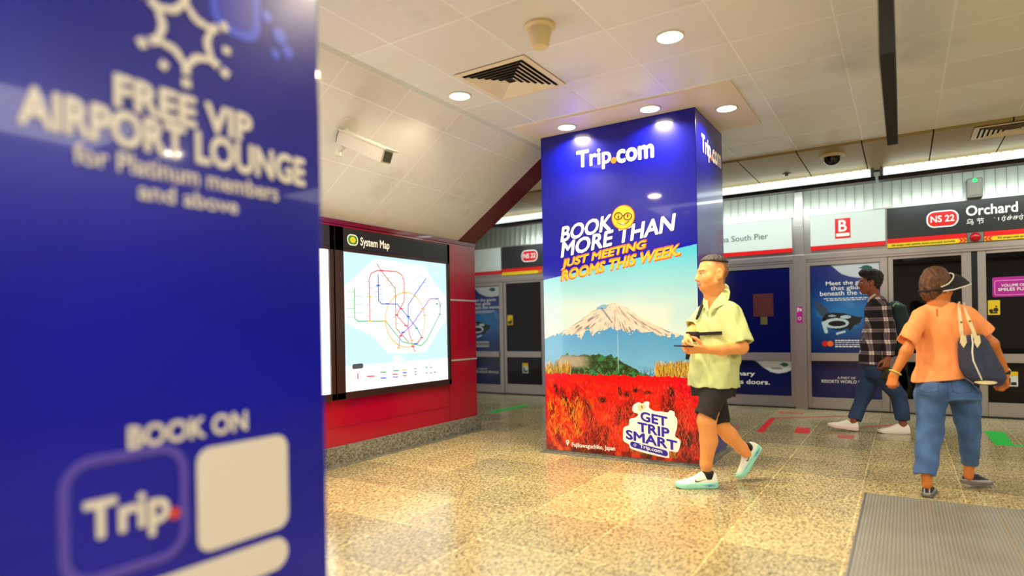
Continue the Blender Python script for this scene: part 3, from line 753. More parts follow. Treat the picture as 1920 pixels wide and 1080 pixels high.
# ================================================================== MAP BOARD
def paint_map():
    w_, h = 400, 352
    U, V = np.meshgrid(np.linspace(0, 1, w_), np.linspace(0, 1, h))      # V up
    img = np.zeros((h, w_, 3), np.float32); img[:] = L3(176, 207, 220)
    def mp(x, y):
        top = 98+.124*(x-38); bot = 1030-.12*(x-48); s = (x-38)/664.
        s = s/(s+(1-s)/1.27*1.0)*1.0 if False else s+.10*s*(1-s)
        return (s, 1-(y-top)/(bot-top))
    land = [mp(*p) for p in ((40, 330), (75, 300), (185, 170), (225, 155), (385, 185), (520, 200), (615, 330), (690, 400), (690, 560), (600, 660), (520, 770), (270, 775), (180, 660), (60, 590), (40, 560))]
    blend(img, inpoly(U, V, land), L3(226, 230, 228))
    blend(img, inpoly(U, V, [mp(*p) for p in ((290, 795), (340, 790), (375, 815), (310, 830))]), L3(226, 230, 228))
    blend(img, V < mp(400, 800)[1]-.03, L3(246, 248, 246))
    asp = 1.46/1.29
    def line(pts, c, w=.0042):
        q = [mp(*p) for p in pts]; d = None
        for a, b in zip(q[:-1], q[1:]):
            e = segdist(U*asp, V, (a[0]*asp, a[1]), (b[0]*asp, b[1])); d = e if d is None else np.minimum(d, e)
        blend(img, np.clip((w-d)/.002+.5, 0, 1)*.95, c)
    def ticks(pts, c, n, s=18, horiz=True):
        for a, b in zip(pts[:-1], pts[1:]):
            for i in range(n):
                f = (i+.5)/n; x = a[0]+(b[0]-a[0])*f; y = a[1]+(b[1]-a[1])*f
                sg = 1 if i % 2 else -1
                line([(x, y), (x+sg*s, y)], c, .0017)
    red, grn, blu, org, prp, brn, gry = L3(226, 60, 60), L3(40, 160, 70), L3(40, 80, 190), L3(240, 160, 60), L3(150, 80, 190), L3(150, 100, 60), L3(120, 140, 160)
    A = [(167, 560), (167, 290), (180, 250), (215, 232), (330, 238), (365, 262), (377, 300), (377, 430), (325, 525), (400, 610), (430, 735), (447, 765)]
    line(A, red); ticks([(167, 550), (167, 290)], red, 7); ticks([(377, 270), (377, 430)], red, 5); ticks([(220, 235), (350, 240)], red, 4, 6)
    line([(88, 355), (88, 545), (105, 563), (255, 563), (360, 700), (490, 725), (530, 690), (640, 520), (650, 440)], grn)
    ticks([(88, 360), (88, 550)], grn, 7, 40)
    line([(218, 260), (218, 430), (235, 450), (330, 452), (400, 535), (460, 610), (495, 670), (460, 715)], blu); ticks([(218, 330), (218, 430)], blu, 6, 22)
    line([(213, 190), (240, 240), (320, 350), (320, 610), (400, 700)], brn); ticks([(250, 260), (320, 350), (320, 600)], brn, 6, 20)
    ring = [(387+132*cos(a), 555+180*sin(a)) for a in [i*2*pi/40 for i in range(41)]]
    line(ring, org); ticks([(255, 560), (290, 690), (340, 738)], org, 6, -24)
    line([(336, 738), (345, 660), (425, 590), (560, 420), (630, 415), (645, 480)], prp); ticks([(430, 590), (560, 420)], prp, 7, 24)
    line([(400, 600), (402, 460), (450, 390), (535, 285)], blu); ticks([(450, 390), (520, 300)], blu, 4, 24)
    for (x, y) in ((490, 290), (510, 250), (550, 310), (475, 300), (560, 330)):
        line([(x+16*cos(a), y+26*sin(a)) for a in [i*2*pi/12 for i in range(13)]], gry, .0016)
    for x, y, c in ((167, 403, org), (320, 400, org), (377, 375, org), (238, 233, red), (448, 402, org), (508, 486, org), (520, 525, org), (402, 534, blu), (458, 612, grn), (385, 593, red), (325, 523, red), (355, 482, red), (270, 450, blu), (495, 672, red), (430, 730, red), (335, 740, org), (255, 563, org), (167, 562, org), (350, 660, red), (425, 688, org), (618, 452, grn), (218, 330, blu), (365, 637, blu), (447, 712, blu), (640, 520, gry), (615, 420, gry)):
        line([(x-8, y), (x+8, y)], c, .006)
    # legend row
    line([(80, 857), (118, 853)], L3(10, 10, 12), .018)
    for x, y, c, l in ((167, 922, red, 20), (238, 897, grn, 14), (238, 935, blu, 14), (315, 888, grn, 16), (310, 912, red, 14), (310, 930, prp, 14), (370, 884, org, 10), (370, 902, blu, 10), (370, 922, brn, 10), (445, 876, gry, 6), (445, 896, gry, 6), (445, 914, gry, 6), (527, 868, grn, 6), (560, 868, gry, 6), (527, 905, gry, 6), (560, 903, gry, 6), (590, 898, gry, 6)):
        line([(x-l, y), (x+l, y)], c, .0055); line([(x+l+4, y), (x+l+30, y)], gry, .0015)
    line([(98, 905), (98, 935)], red, .006); line([(80, 952), (122, 948)], gry, .002)
    for x in (137, 280, 505): line([(x, 860), (x, 975)], gry, .001)
    for x in (160, 240, 300, 445, 545): line([(x-16, 866 if x < 400 else 850), (x+20, 864 if x < 400 else 848)], gry, .002)
    return img
def map_board(y0, y1, label, art):
    t = thing('map_board', (WX, (y0+y1)/2, 1.33), label, 'map board')
    X = WX
    MB().box(X, X+.05, y0, y1, .575, .635, .004).box(X, X+.05, y0, y1, 1.885, 2.10, .004).box(X, X+.05, y0, y0+.10, .575, 2.10, .004).box(X, X+.05, y1-.045, y1, .575, 2.10, .004).build('frame', M['bronze'], t)
    MB().box(X+.0505, X+.053, y0+.095, y1-.05, 1.915, 2.075).build('header_panel', M['black'], t)
    if art: print_mesh('backlit_map', paint_map(), (X+.03, y0+.115, .618), (0, y1-y0-.155, 0), (0, 0, 1.29), (1, 0, 0), M['lit_print'], t)
    else:
        img = np.zeros((40, 40, 3), np.float32); img[:] = L3(246, 246, 240)
        print_mesh('backlit_map', img, (X+.03, y0+.115, .618), (0, y1-y0-.155, 0), (0, 0, 1.29), (1, 0, 0), M['lit_white'], t)
    return t
mbd = map_board(3.765, 5.385, 'backlit railway system map in a dark frame on the red wall', True)
X = WX+.053
plate('logo', rrect(.13, .10, .045), (X, 3.905, 1.945), YA, ZA, NXV, M['white_ink'], mbd, .001, .001)
plate('logo_green', rrect(.11, .08, .036), (X, 3.915, 1.955), YA, ZA, NXV, flat('logo_green', C(60, 140, 50), .4), mbd, .001, .0025)
plate('logo_yellow', [(a*1.2, b) for a, b in disc(.027, 24)], (X, 3.97, 1.995), YA, ZA, NXV, M['yellow_sign'], mbd, .001, .004)
YZ('lettering', 'System Map', 4.065, 1.935, 4.44, 2.03, X, M['white_ink'], mbd, bold=.03, off=.002)
map_board(2.13, 3.75, 'backlit board in a dark frame, mostly hidden behind the near blue pillar', False)
# ================================================================== PLATFORM SCREEN DOORS
Y = PY
for i, (x0_, x1_) in enumerate(((-9, 9),)):
    struct(MB().box(x0_, x1_, Y-.02, Y+.12, 2.0, 2.105, .004).build('trim_6', M['steel']))
    struct(MB().box(x0_, x1_, Y-.035, Y-.02, 2.035, 2.05).build('trim_7', M['steel']))
    struct(MB().box(x0_, x1_, Y, Y+.3, 2.105, 2.64).build('trim_8', M['steel']))
    struct(MB().box(x0_, x1_, Y-.05, Y+.1, 0, .012).build('trim_9', M['rubber']))
# ribbed steel fascia above the signs (leans back a little)
struct(MB().poly([(-9, Y+.02, 2.62), (-9, Y+.06, 3.12), (-9, Y+.3, 3.12), (-9, Y+.3, 2.62)], (1, 0, 0), 18).build('wall_platform', M['ribbed']))
def tube_light(x0, x1, label, group='fluorescent strips above the platform doors'):
    t = thing('strip_light', ((x0+x1)/2, 8.38, 2.86), label, 'strip light', group)
    MB().box(x0-.05, x1+.05, 8.30, 8.46, 2.80, 2.845, .003).build('tray', M['black'], t)
    mb = MB(); n = int((x1-x0)/.095); dx = (x1-x0)/n
    for i in range(n):
        a = x0+i*dx; mb.box(a+.004, a+dx-.004, 8.315, 8.43, 2.853, 2.945, .012)
    mb.box(x0, x1, 8.322, 8.424, 2.86, 2.935)
    mb.build('diffuser', M['tube_on'], t)
    for x in (x0-.02, x1+.02): MB().box(x-.014, x+.014, 8.34, 8.41, 2.845, 2.955, .003).build('end_cap', M['grey'], t)
    return t
tube_light(-.175, 2.64, 'glowing strip light running right from above the lettered B sign')
tube_light(-3.12, -.305, 'glowing strip light running left from above the B sign to the pillar')
tube_light(-6.06, -3.25, 'glowing strip light seen left of the mountain pillar')
for xc in (1.23, -1.71, -4.65, 4.2):
    area('strip_glow', (xc, 8.36, 2.79), 2.7, .12, 17, COOL)
    area('strip_glow', (xc, 8.47, 2.90), 2.7, .08, 11, COOL, (radians(78), 0, 0))
    area('strip_glow', (xc, 8.28, 2.88), 2.7, .06, 1.2, COOL, (radians(-110), 0, 0))

def rect_frame(mb, x0, x1, z0, z1, y0, y1, l, r, b, t):
    mb.box(x0, x0+l, y0, y1, z0, z1, .003); mb.box(x1-r, x1, y0, y1, z0, z1, .003)
    mb.box(x0+l, x1-r, y0, y1, z0, z0+b, .003); mb.box(x0+l, x1-r, y0, y1, z1-t, z1, .003); return mb
def pane(x0, x1, z0, z1, y, par, name='glass_pane'):
    return MB().box(x0, x1, y, y+.012, z0, z1).build(name, M['glass'], par)

def paint_manta():
    w_, h = 168, 236
    x0, x1, z0, z1 = -1.035, -.215, .775, 1.945
    X, Z = np.meshgrid(np.linspace(x0, x1, w_), np.linspace(z0, z1, h))
    img = np.zeros((h, w_, 3), np.float32)
    t = np.clip((Z-.8)/1.1, 0, 1)[..., None]
    img[:] = L3(10, 50, 122)*(1-t)+L3(16, 34, 110)*t
    g = np.exp(-((X+.60)/.42)**2-((Z-1.30)/.26)**2)
    blend(img, g*.8, L3(28, 132, 206))
    blend(img, np.clip(vnoise(X+Z*.6, Z, 7, 3)-.5, 0, .5)*.7*(Z > 1.1)*(Z < 1.5), L3(110, 186, 226))
    blend(img, np.clip((1.05-Z)*3, 0, 1)*.7, L3(10, 34, 92))
    q = lambda x, y: (-1.013+(x-805)*.001623, 1.482-(y-780)*.00188)
    bk = L3(16, 20, 30); wh = L3(206, 228, 236)
    blend(img, inpoly(X, Z, [q(*p) for p in ((803, 780), (850, 795), (900, 830), (935, 872), (895, 905), (862, 890), (835, 840))])*.85, L3(66, 74, 84))
    body = [q(*p) for p in ((880, 905), (905, 880), (960, 872), (1040, 878), (1090, 893), (1150, 908), (1175, 905), (1150, 950), (1112, 965), (1082, 1005), (1060, 985), (1010, 1000), (950, 990), (900, 970), (870, 945))]
    blend(img, inpoly(X, Z, body), bk)
    def ell(cx, cy, rx, ry, a=0):
        c = q(cx, cy); u = (X-c[0])/(rx*.001623); v = (Z-c[1])/(ry*.00188)
        ca, sa = cos(a), sin(a); return (u*ca+v*sa)**2+(-u*sa+v*ca)**2
    e = ell(978, 948, 95, 36); e2 = ell(985, 950, 66, 20)
    blend(img, ((e < 1) & (e2 > 1))*.95, wh)
    blend(img, (ell(1010, 955, 42, 10) < 1)*.9, bk)
    blend(img, (ell(1050, 905, 40, 12, -.3) < 1)*.9, wh)
    blend(img, (ell(950, 895, 30, 7) < 1)*.6, wh)
    blend(img, (segdist(X, Z, q(885, 945), q(905, 1008)) < .022)*.95, wh)
    blend(img, (segdist(X, Z, q(985, 1022), q(1040, 1008)) < .014)*.95, wh)
    sw = [(-.80, 1.95), (-.764, 1.925), (-.71, 1.87), (-.651, 1.817), (-.56, 1.78), (-.476, 1.76), (-.38, 1.75), (-.20, 1.765), (-.2, 1.95)]
    blend(img, inpoly(X, Z, sw), L3(196, 200, 206))
    return img, (x0, x1, z0, z1)
MANTA = paint_manta()
def paint_navy(w_, h, emblem=None):
    U, V = np.meshgrid(np.linspace(0, 1, w_), np.linspace(0, 1, h))
    img = np.zeros((h, w_, 3), np.float32); img[:] = L3(20, 26, 84); blend(img, vnoise(U, V, 3, 5)*.3, L3(14, 18, 60))
    if emblem is not None: blend(img, inpoly(U, V, emblem), L3(208, 214, 216))
    return img
def leaf(par, x, z, s, y):
    pts = [(-1, .12), (-.55, .18), (-.2, .42), (.35, .45), (.9, .15), (1.0, 0), (.6, -.32), (.1, -.40), (-.3, -.18), (-.6, 0)]
    return plate('leaf_emblem', [(a*s, b*s) for a, b in pts], (x, y, z), XA, ZA, NA, M['leaf'], par, .0008, .004)

def b_panel(dx, mir, label, detail):
    """fixed panel with the whale-sea poster; mir flips it about the doorway"""
    c = .72
    fx = (lambda x: 2*c-x+dx) if mir else (lambda x: x+dx)
    xs = sorted((fx(-1.12), fx(-.17))); t = thing('fixed_screen_panel', (sum(xs)/2, Y, 0), label, 'screen panel', 'fixed panels of the platform screen')
    x0, x1 = xs
    l, r = (.045, .085) if not mir else (.085, .045)
    rect_frame(MB(), x0, x1, .012, 2.0, Y-.01, Y+.05, l, r, .15, .055).build('frame', M['steel'], t)
    MB().box(x0+l, x1-r, Y-.035, Y+.05, .655, .765, .006).build('mid_rail', M['steel'], t)
    pane(x0+l, x1-r, .765, 1.946, Y+.015, t); pane(x0+l, x1-r, .16, .655, Y+.015, t)
    if detail:
        img, (a, b_, z0, z1) = MANTA
        pr = print_mesh('sea_poster', img, (x0+l+.004, Y+.012, .768), (x1-x0-l-r-.008, 0, 0), (0, 0, 1.174), (0, -1, 0), M['print_glass'], t, .001)
        print_mesh('lower_poster', paint_navy(40, 26), (x0+l+.004, Y+.012, .163), (x1-x0-l-r-.008, 0, 0), (0, 0, .489), (0, -1, 0), M['print_glass'], t, .001)
        o = (dx if not mir else 2.77+dx)
        def tx(s, xa, za, xb, zb, bold=.02): XZ('lettering', s, xa+o, za, xb+o, zb, Y+.012, M['white_ink'], pr, bold=bold*.4, off=.004)
        tx('Meet the giants', -.883, 1.655, -.335, 1.722); tx('that glide', -.826, 1.588, -.455, 1.655); tx('beneath the waves', -.955, 1.532, -.265, 1.592)
        for k, (a, b_) in enumerate(((-.91, -.37), (-.88, -.42))):
            zz = 1.492-k*.024
            mb = MB(); rs = random.Random(k); xx = a
            while xx < b_:
                ww = rs.uniform(.02, .06); mb.box(xx+o, min(xx+ww, b_)+o, Y+.0075, Y+.0085, zz-.005, zz+.005); xx += ww+.010
            mb.build('small_print', M['white_ink'], pr)
        for cx_, col in ((-.902, M['red_sign']), (-.842, M['orange_dot'])):
            plate('circle_mark', disc(.038, 28), (cx_+o, Y+.012, .888), XA, ZA, NA, col, pr, .0006, .003 if col is M['red_sign'] else .0045)
        for k in range(4):
            zz = .930-k*.027; mb = MB(); rs = random.Random(7+k); xx = -.785
            while xx < -.51:
                ww = rs.uniform(.02, .05); h_ = .008 if k in (0, 3) else .004; mb.box(xx+o, min(xx+ww, -.50)+o, Y+.0075, Y+.0085, zz-h_, zz+h_); xx += ww+.008
            mb.build('small_print', M['white_ink'], pr)
        leaf(pr, -.42+o, 1.875, .085, Y+.012)
        tx('A PART OF', -.765, .418, -.552, .448, .01); tx('RESORTS WORLD SENTOSA', -.955, .362, -.30, .402, .02)
    return t
def sliding(dx, left, label, stick):
    x0, x1 = (-.165, .700) if left else (.755, 1.61)
    t = thing('sliding_door', ((x0+x1)/2+dx, Y, 0), label, 'sliding door', 'sliding doors of the platform screen')
    x0 += dx; x1 += dx
    l, r = (.055, .10) if left else (.085, .055)
    rect_frame(MB(), x0, x1, .012, 2.0, Y-.0, Y+.04, l, r, .17, .035).build('frame', M['steel'], t)
    MB().box(x0+l, x1-r, Y-.015, Y+.045, .655, .765, .006).build('mid_rail', M['steel'], t)
    pane(x0+l, x1-r, .765, 1.966, Y+.015, t); pane(x0+l, x1-r, .18, .655, Y+.015, t)
    e = x1 if left else x0
    MB().box(min(e, e+(.028 if left else -.028)), max(e, e+(.028 if left else -.028)), Y-.005, Y+.04, .012, 2.0).build('rubber_edge', M['rubber'], t)
    if stick:
        xo = x0+l+.012
        s = plate('yellow_sticker', rrect(.115, .175, .006), (xo, Y+.013, 1.228), XA, ZA, NA, M['yellow_sign'], t, .0008, .001)
        mb = MB(); 
        for (a, b_, cx_) in ((.03, .05, .04), (.075, .06, .05), (.08, .10, .02)): mb.lathe((xo+a, Y+.0105, 1.228+b_), (0, -1, 0), [(cx_*.5, 0), (cx_*.5, .0006)], 10)
        mb.box(xo+.02, xo+.09, Y+.0100, Y+.0110, 1.245, 1.262).build('sticker_figure', M['black'], s)
        s = plate('lower_sticker', rrect(.115, .175, .006), (xo+.155 if not left else xo+.3, Y+.013, .380), XA, ZA, NA, M['sign_white'], t, .0008, .001)
        xo2 = xo+.155 if not left else xo+.3
        plate('sticker_band', [(0, 0), (.115, 0), (.115, .05), (0, .05)], (xo2, Y+.013, .505), XA, ZA, NA, M['yellow_sign'], s, .0006, .003)
        MB().box(xo2+.02, xo2+.045, Y+.009, Y+.0105, .395, .48).box(xo2+.05, xo2+.10, Y+.009, Y+.0105, .395, .43).build('sticker_figure', M['black'], s)
        if not left:
            s = plate('magenta_sticker', rrect(.42, .235, .02), (xo+.045, Y+.013, 1.440), XA, ZA, NA, M['magenta'], t, .0008, .001)
            o_ = [Vector((xo+.068+p[0], Y+.0105, 1.462+p[1])) for p in rrect(.375, .17, .02)]
            MB().tube(o_, .006, 4, True).build('sticker_outline', flat('pink_line', C(250, 150, 235), .4), s)
            XZ('lettering', 'VOLUME ON,', xo+.13, 1.555, xo+.37, 1.590, Y+.013, M['poster_white'], s, off=.004, bold=.02)
            XZ('lettering', 'SMILES FULL.', xo+.10, 1.510, xo+.40, 1.545, Y+.013, M['poster_white'], s, off=.004, bold=.02)
    return t
def chevrons(mb, x, z, h, d, n=2):
    for k in range(n):
        a = x+d*k*.035
        mb.poly([(a, Y-.045, z), (a+d*.022, Y-.045, z), (a+d*.047, Y-.045, z+h/2), (a+d*.022, Y-.045, z+h), (a, Y-.045, z+h), (a+d*.025, Y-.045, z+h/2)], (0, -1, 0), .001)
def station_sign(dx, label, detail):
    t = thing('station_sign', (.72+dx, Y, 2.37), label, 'sign', 'dark signs over the sliding doors')
    x0, x1 = -.165+dx, 1.605+dx; y0 = Y-.042
    MB().box(x0, x1, y0, Y, 2.225, 2.615, .003).build('board', M['sign_black'], t)
    for (a, b_) in ((x0, .655+dx), (.825+dx, x1)):
        MB().box(a, b_, y0, Y-.001, 2.165, 2.2235).build('red_band', M['red_sign'], t)
        MB().box(a, b_, y0, Y-.001, 2.110, 2.164).build('yellow_band', M['yellow_sign'], t)
    mb = MB(); chevrons(mb, .575+dx, 2.112, .05, 1); chevrons(mb, .905+dx, 2.112, .05, -1); mb.build('chevrons', M['red_sign'], t)
    MB().box(.66+dx, .82+dx, y0, Y-.001, 2.108, 2.2235, .002).build('lamp_plate', M['grey'], t)
    MB().lathe((.738+dx, y0, 2.166), (0, -1, 0), [(.055, 0), (.055, .008), (.049, .022), (.035, .034), (.018, .041), (.001, .043)], 24).build('red_lamp', flat('red_lamp', C(190, 12, 22), .2), t, True)
    mb = plate('number_pill', rrect(.325, .205, .085), (.254+dx, y0, 2.318), XA, ZA, NA, M['poster_white'], t, .001, .001)
    plate('pill_red', rrect(.293, .173, .07), (.270+dx, y0, 2.334), XA, ZA, NA, M['red_sign'], mb, .001, .0025)
    XZ('lettering', 'NS 22', .298+dx, 2.384, .536+dx, 2.462, y0, M['white_ink'], mb, bold=.03, off=.005)
    if detail:
        XZ('lettering', 'Orchard', .655+dx, 2.428, 1.140+dx, 2.545, y0, M['white_ink'], t, bold=.03, off=.003)
        XZ('lettering', '\u4e4c\u8282', .655+dx, 2.318, .826+dx, 2.392, y0, M['white_ink'], t, bold=.008, off=.003, space=1.5)
        XZ('lettering', '\u0b86\u0bb0\u0bcd\u0b9a\u0bcd\u0b9a\u0bb0\u0bcd\u0b9f\u0bcd', .888+dx, 2.318, 1.25+dx, 2.395, y0, M['white_ink'], t, bold=.012, off=.003)
        XZ('lettering', 'Sila jangan naik apabila lampu penunjuk berkelip', -.12+dx, 2.120, .54+dx, 2.152, y0, M['black'], t, off=.003, bold=.006)
        XZ('lettering', 'Sila jangan naik apabila lampu penunjuk berkelip', .95+dx, 2.120, 1.58+dx, 2.152, y0, M['black'], t, off=.003, bold=.006)
    return t
def white_sign(x0, x1, label, cat='sign'):
    t = thing('platform_sign', ((x0+x1)/2, Y, 2.38), label, 'sign', 'white signs along the platform screen')
    MB().box(x0, x1, Y-.042, Y, 2.205, 2.615, .003).build('board', M['sign_white'], t)
    MB().box(x0, x1, Y-.042, Y-.001, 2.150, 2.2035).build('red_band', M['red_sign'], t)
    MB().box(x0-.012, x1+.012, Y-.046, Y, 2.6155, 2.628).build('top_trim', M['steel'], t)
    return t
def post(x, label):
    t = thing('screen_post', (x, Y, 0), label, 'post', 'steel posts of the platform screen')
    MB().box(x-.075, x+.075, Y-.075, Y+.05, 0, 2.10, .004).build('lower_post', M['steel'], t)
    MB().box(x-.052, x+.052, Y-.055, Y+.05, 2.10, 2.98, .003).build('upper_post', M['steel'], t)
    return t
def bulk(x0, x1, label, art, dx):
    t = thing('fixed_screen_panel', ((x0+x1)/2, Y, 0), label, 'screen panel', 'fixed panels of the platform screen')
    rect_frame(MB(), x0, x1, .012, 2.0, Y-.01, Y+.05, .06, .06, .15, .055).build('frame', M['steel'], t)
    MB().box(x0+.06, x1-.06, Y-.035, Y+.05, .655, .765, .006).build('mid_rail', M['steel'], t)
    pane(x0+.06, x1-.06, .765, 1.946, Y+.015, t); pane(x0+.06, x1-.06, .16, .655, Y+.015, t)
    if art:
        w_ = x1-x0-.12
        MB().box(x0+.06, x1-.06, Y+.006, Y+.014, .77, 1.944).build('navy_film', M['navy'], t)
        e = [((x-x0-.06)/w_, (z-.16)/.495) for x, z in ((-1.86, .66), (-1.794, .645), (-1.70, .56), (-1.60, .495), (-1.503, .471), (-1.40, .49), (-1.325, .527), (-1.30, .66))]
        lp = print_mesh('lower_poster', paint_navy(200, 60, e), (x0+.062, Y+.012, .163), (w_-.004, 0, 0), (0, 0, .489), (0, -1, 0), M['print_glass'], t, .001)
        XZ('lettering', 'inary', -2.075, .415, -1.812, .487, Y+.012, M['white_ink'], lp, off=.004, bold=.03)
        XZ('lettering', 'its doors.', -2.075, .313, -1.615, .375, Y+.012, M['white_ink'], lp, off=.004, bold=.03)
        leaf(lp, -1.43, .595, .068, Y+.012)
        MB().box(-1.60, -1.46, Y+.0075, Y+.0085, .548, .554).box(-1.58, -1.44, Y+.0075, Y+.0085, .535, .541).build('small_print', M['grey_ink'], lp)
        s = MB().box(-1.815, -1.548, Y+.003, Y+.005, 1.275, 1.595).build('dark_red_notice', M['dim_red'], t)
        MB().box(-1.72, -1.63, Y+.003, Y+.005, 1.16, 1.27).build('notice_tag', flat('dim_tan', C(96, 84, 44), .5), t)
    return t
U = 5.89
post(-1.195, 'steel post between the white South Pier sign and the red B sign')
post(-1.195-U, 'steel post far left, hidden by the red wall'); post(2.635, 'steel post just past the right edge of the picture')
post(2.635-U, 'steel post behind the mountain pillar')
bulk(2.71-U, -1.27, 'navy screen panel behind the man in the green shirt', True, 0)
b_panel(0, False, 'fixed screen panel with the ray poster, under the red B sign', True)
b_panel(0, True, 'fixed screen panel right of the station doors, past the picture edge', True)
b_panel(-U, False, 'blurred poster panel left of the mountain pillar', True)
b_panel(-U, True, 'poster panel hidden behind the mountain pillar', False)
sliding(0, True, 'sliding glass door behind the woman in the visor, left leaf', False)
sliding(0, False, 'sliding glass door with the magenta and yellow stickers, right leaf', True)
sliding(-U, True, 'blurred sliding glass door with yellow stickers left of the mountain pillar', True)
sliding(-U, False, 'sliding glass door hidden behind the mountain pillar', False)
bulk(2.71, 4.6, 'fixed glass panel past the right edge of the picture', False, 0)
station_sign(0, 'dark station sign reading NS 22 Orchard with a red lamp', True)
station_sign(-U, 'blurred dark station sign with a red number, left of the mountain pillar', False)
s = white_sign(-1.055, -.185, 'white sign with a red letter B square, above the sea poster')
b = MB().box(-.757, -.577, Y-.045, Y-.043, 2.283, 2.545).build('red_square', M['red_sign'], s)
XZ('lettering', 'B', -.712, 2.375, -.622, 2.52, Y-.045, M['white_ink'], b, bold=.03, off=.002)
MB().box(-.744, -.590, Y-.0475, Y-.0455, 2.308, 2.350).build('white_bar', M['white_ink'], b)
s = white_sign(2.70-U, -1.285, 'white sign reading Marina South Pier, beside the mountain pillar')
XZ('lettering', 'Marina South Pier', -2.44, 2.358, -1.592, 2.442, Y-.043, M['grey_ink'], s, off=.003)
white_sign(1.625, 2.495, 'white sign right of the station sign'); 
s = white_sign(-1.055-U, -.185-U, 'blurred white sign seen between the red wall and mountain pillar')
XZ('lettering', 'Jurong East', -6.62, 2.27, -6.2, 2.32, Y-.043, M['red_sign'], s, off=.003) if False else None
# small things on the fascia
t = thing('indicator_box', (.738, Y-.02, 2.63), 'grey box with a green light on top of the station sign', 'indicator light')
MB().box(.662, .815, Y-.11, Y+.02, 2.63, 2.865, .012).build('case', M['grey'], t)
MB().box(.685, .79, Y-.116, Y-.109, 2.66, 2.80, .004).build('cover', flat('cover_grey', C(138, 130, 116), .4), t)
MB().lathe((.738, Y-.110, 2.838), (0, -1, 0), [(.022, 0), (.022, .004), (.012, .010), (.001, .012)], 16).build('green_light', M['led'], t, True)
tag(MB().poly([(-1.237, Y-.0755, 1.175), (-1.165, Y-.0755, 1.175), (-1.165, Y-.0755, 1.396), (-1.237, Y-.0755, 1.396)], (0, -1, 0), .001).build('magenta_label', M['magenta'], None), 'small magenta label on the steel post left of the sea poster', 'sticker')
t = bpy.data.objects['magenta_label']
XZ('lettering', 'P\u00d7', -1.228, 1.32, -1.175, 1.38, Y-.0765, M['white_ink'], None, off=.001, bold=.03).parent = t
MB().tube([(-1.201+.018*cos(a), Y-.078, 1.235+.02*sin(a)) for a in [i*2*pi/12 for i in range(12)]], .004, 4, True).build('ring_mark', M['white_ink'], t)
MB().box(-1.245, -1.16, Y-.058, Y-.05, 2.50, 2.51).build('post_clip', M['white_paint'], bpy.data.objects['screen_post'])
# ================================================================== FLOOR MARKS AND PLATES
def mark(pts, mat, label, z=.0015):
    return tag(MB().poly([(x, y, .0003) for x, y in pts], (0, 0, 1), z).build('floor_marking', mat), label, 'floor marking', 'coloured tape marks on the platform floor')
mark([(-1.375, 7.11), (-1.300, 7.11), (-1.36, 8.20), (-1.425, 8.20)], M['red_tape'], 'narrow bright red tape strip slanting on the floor behind the man')
mark([(-1.016, 7.24), (-.87, 7.24), (-.90, 7.62), (-1.04, 7.62)], M['red_tape'], 'short bright red block on the floor between the man and the plaid shirt')
mark([(-1.40, 8.18), (-.62, 8.75), (-.60, 8.83), (-1.42, 8.28)], M['red_tape_worn'], 'long faded red line on the floor close to the screen')
mark([(-1.42, 8.72), (-1.12, 8.75), (-1.12, 8.9), (-1.42, 8.86)], M['red_tape_worn'], 'faded red dash nearest the navy screen panel')
mark([(-.60, 7.10), (-.45, 7.10), (-.45, 7.30), (-.52, 7.36), (-.60, 7.28)], M['red_tape_worn'], 'worn red patch under the plaid man\'s front shoe')
mark([(-.42, 7.9), (-.05, 8.25), (-.05, 8.38), (-.42, 8.0)], M['red_tape_worn'], 'worn red dash between the plaid man\'s shoes')
mark([(-1.74, 7.10), (-1.6, 7.10), (-1.6, 7.4), (-1.74, 7.4)], M['red_tape_worn'], 'worn red patch at the back corner of the mountain pillar')
mark([(.700, 7.33), (.905, 7.33), (.935, 7.40), (.845, 7.42), (.865, 8.20), (.695, 8.20)], M['green_tape'], 'bright green L shaped mark on the floor right of the woman')
mark([(-5.0, 7.2), (-4.85, 7.2), (-4.80, 8.1), (-4.93, 8.1)], M['green_tape'], 'blurred green mark on the floor left of the mountain pillar')
for (x0, x1, label) in ((-.235, .468, 'studded steel floor plate in the lower right corner, left of the seam'), (.474, 1.8, 'studded steel floor plate right of the seam')):
    t = thing('floor_plate', ((x0+x1)/2, 3.9, 0), label, 'floor plate', 'studded steel floor plates')
    MB().box(x0, x1, 2.4, 4.89, 0, .004).build('plate', M['plate'], t)
    if x0 < 0: MB().box(x0-.012, x0-.001, 2.4, 4.89, 0, .007).build('edge_strip', M['brass'] if 'brass' in M else M['steel'], t)
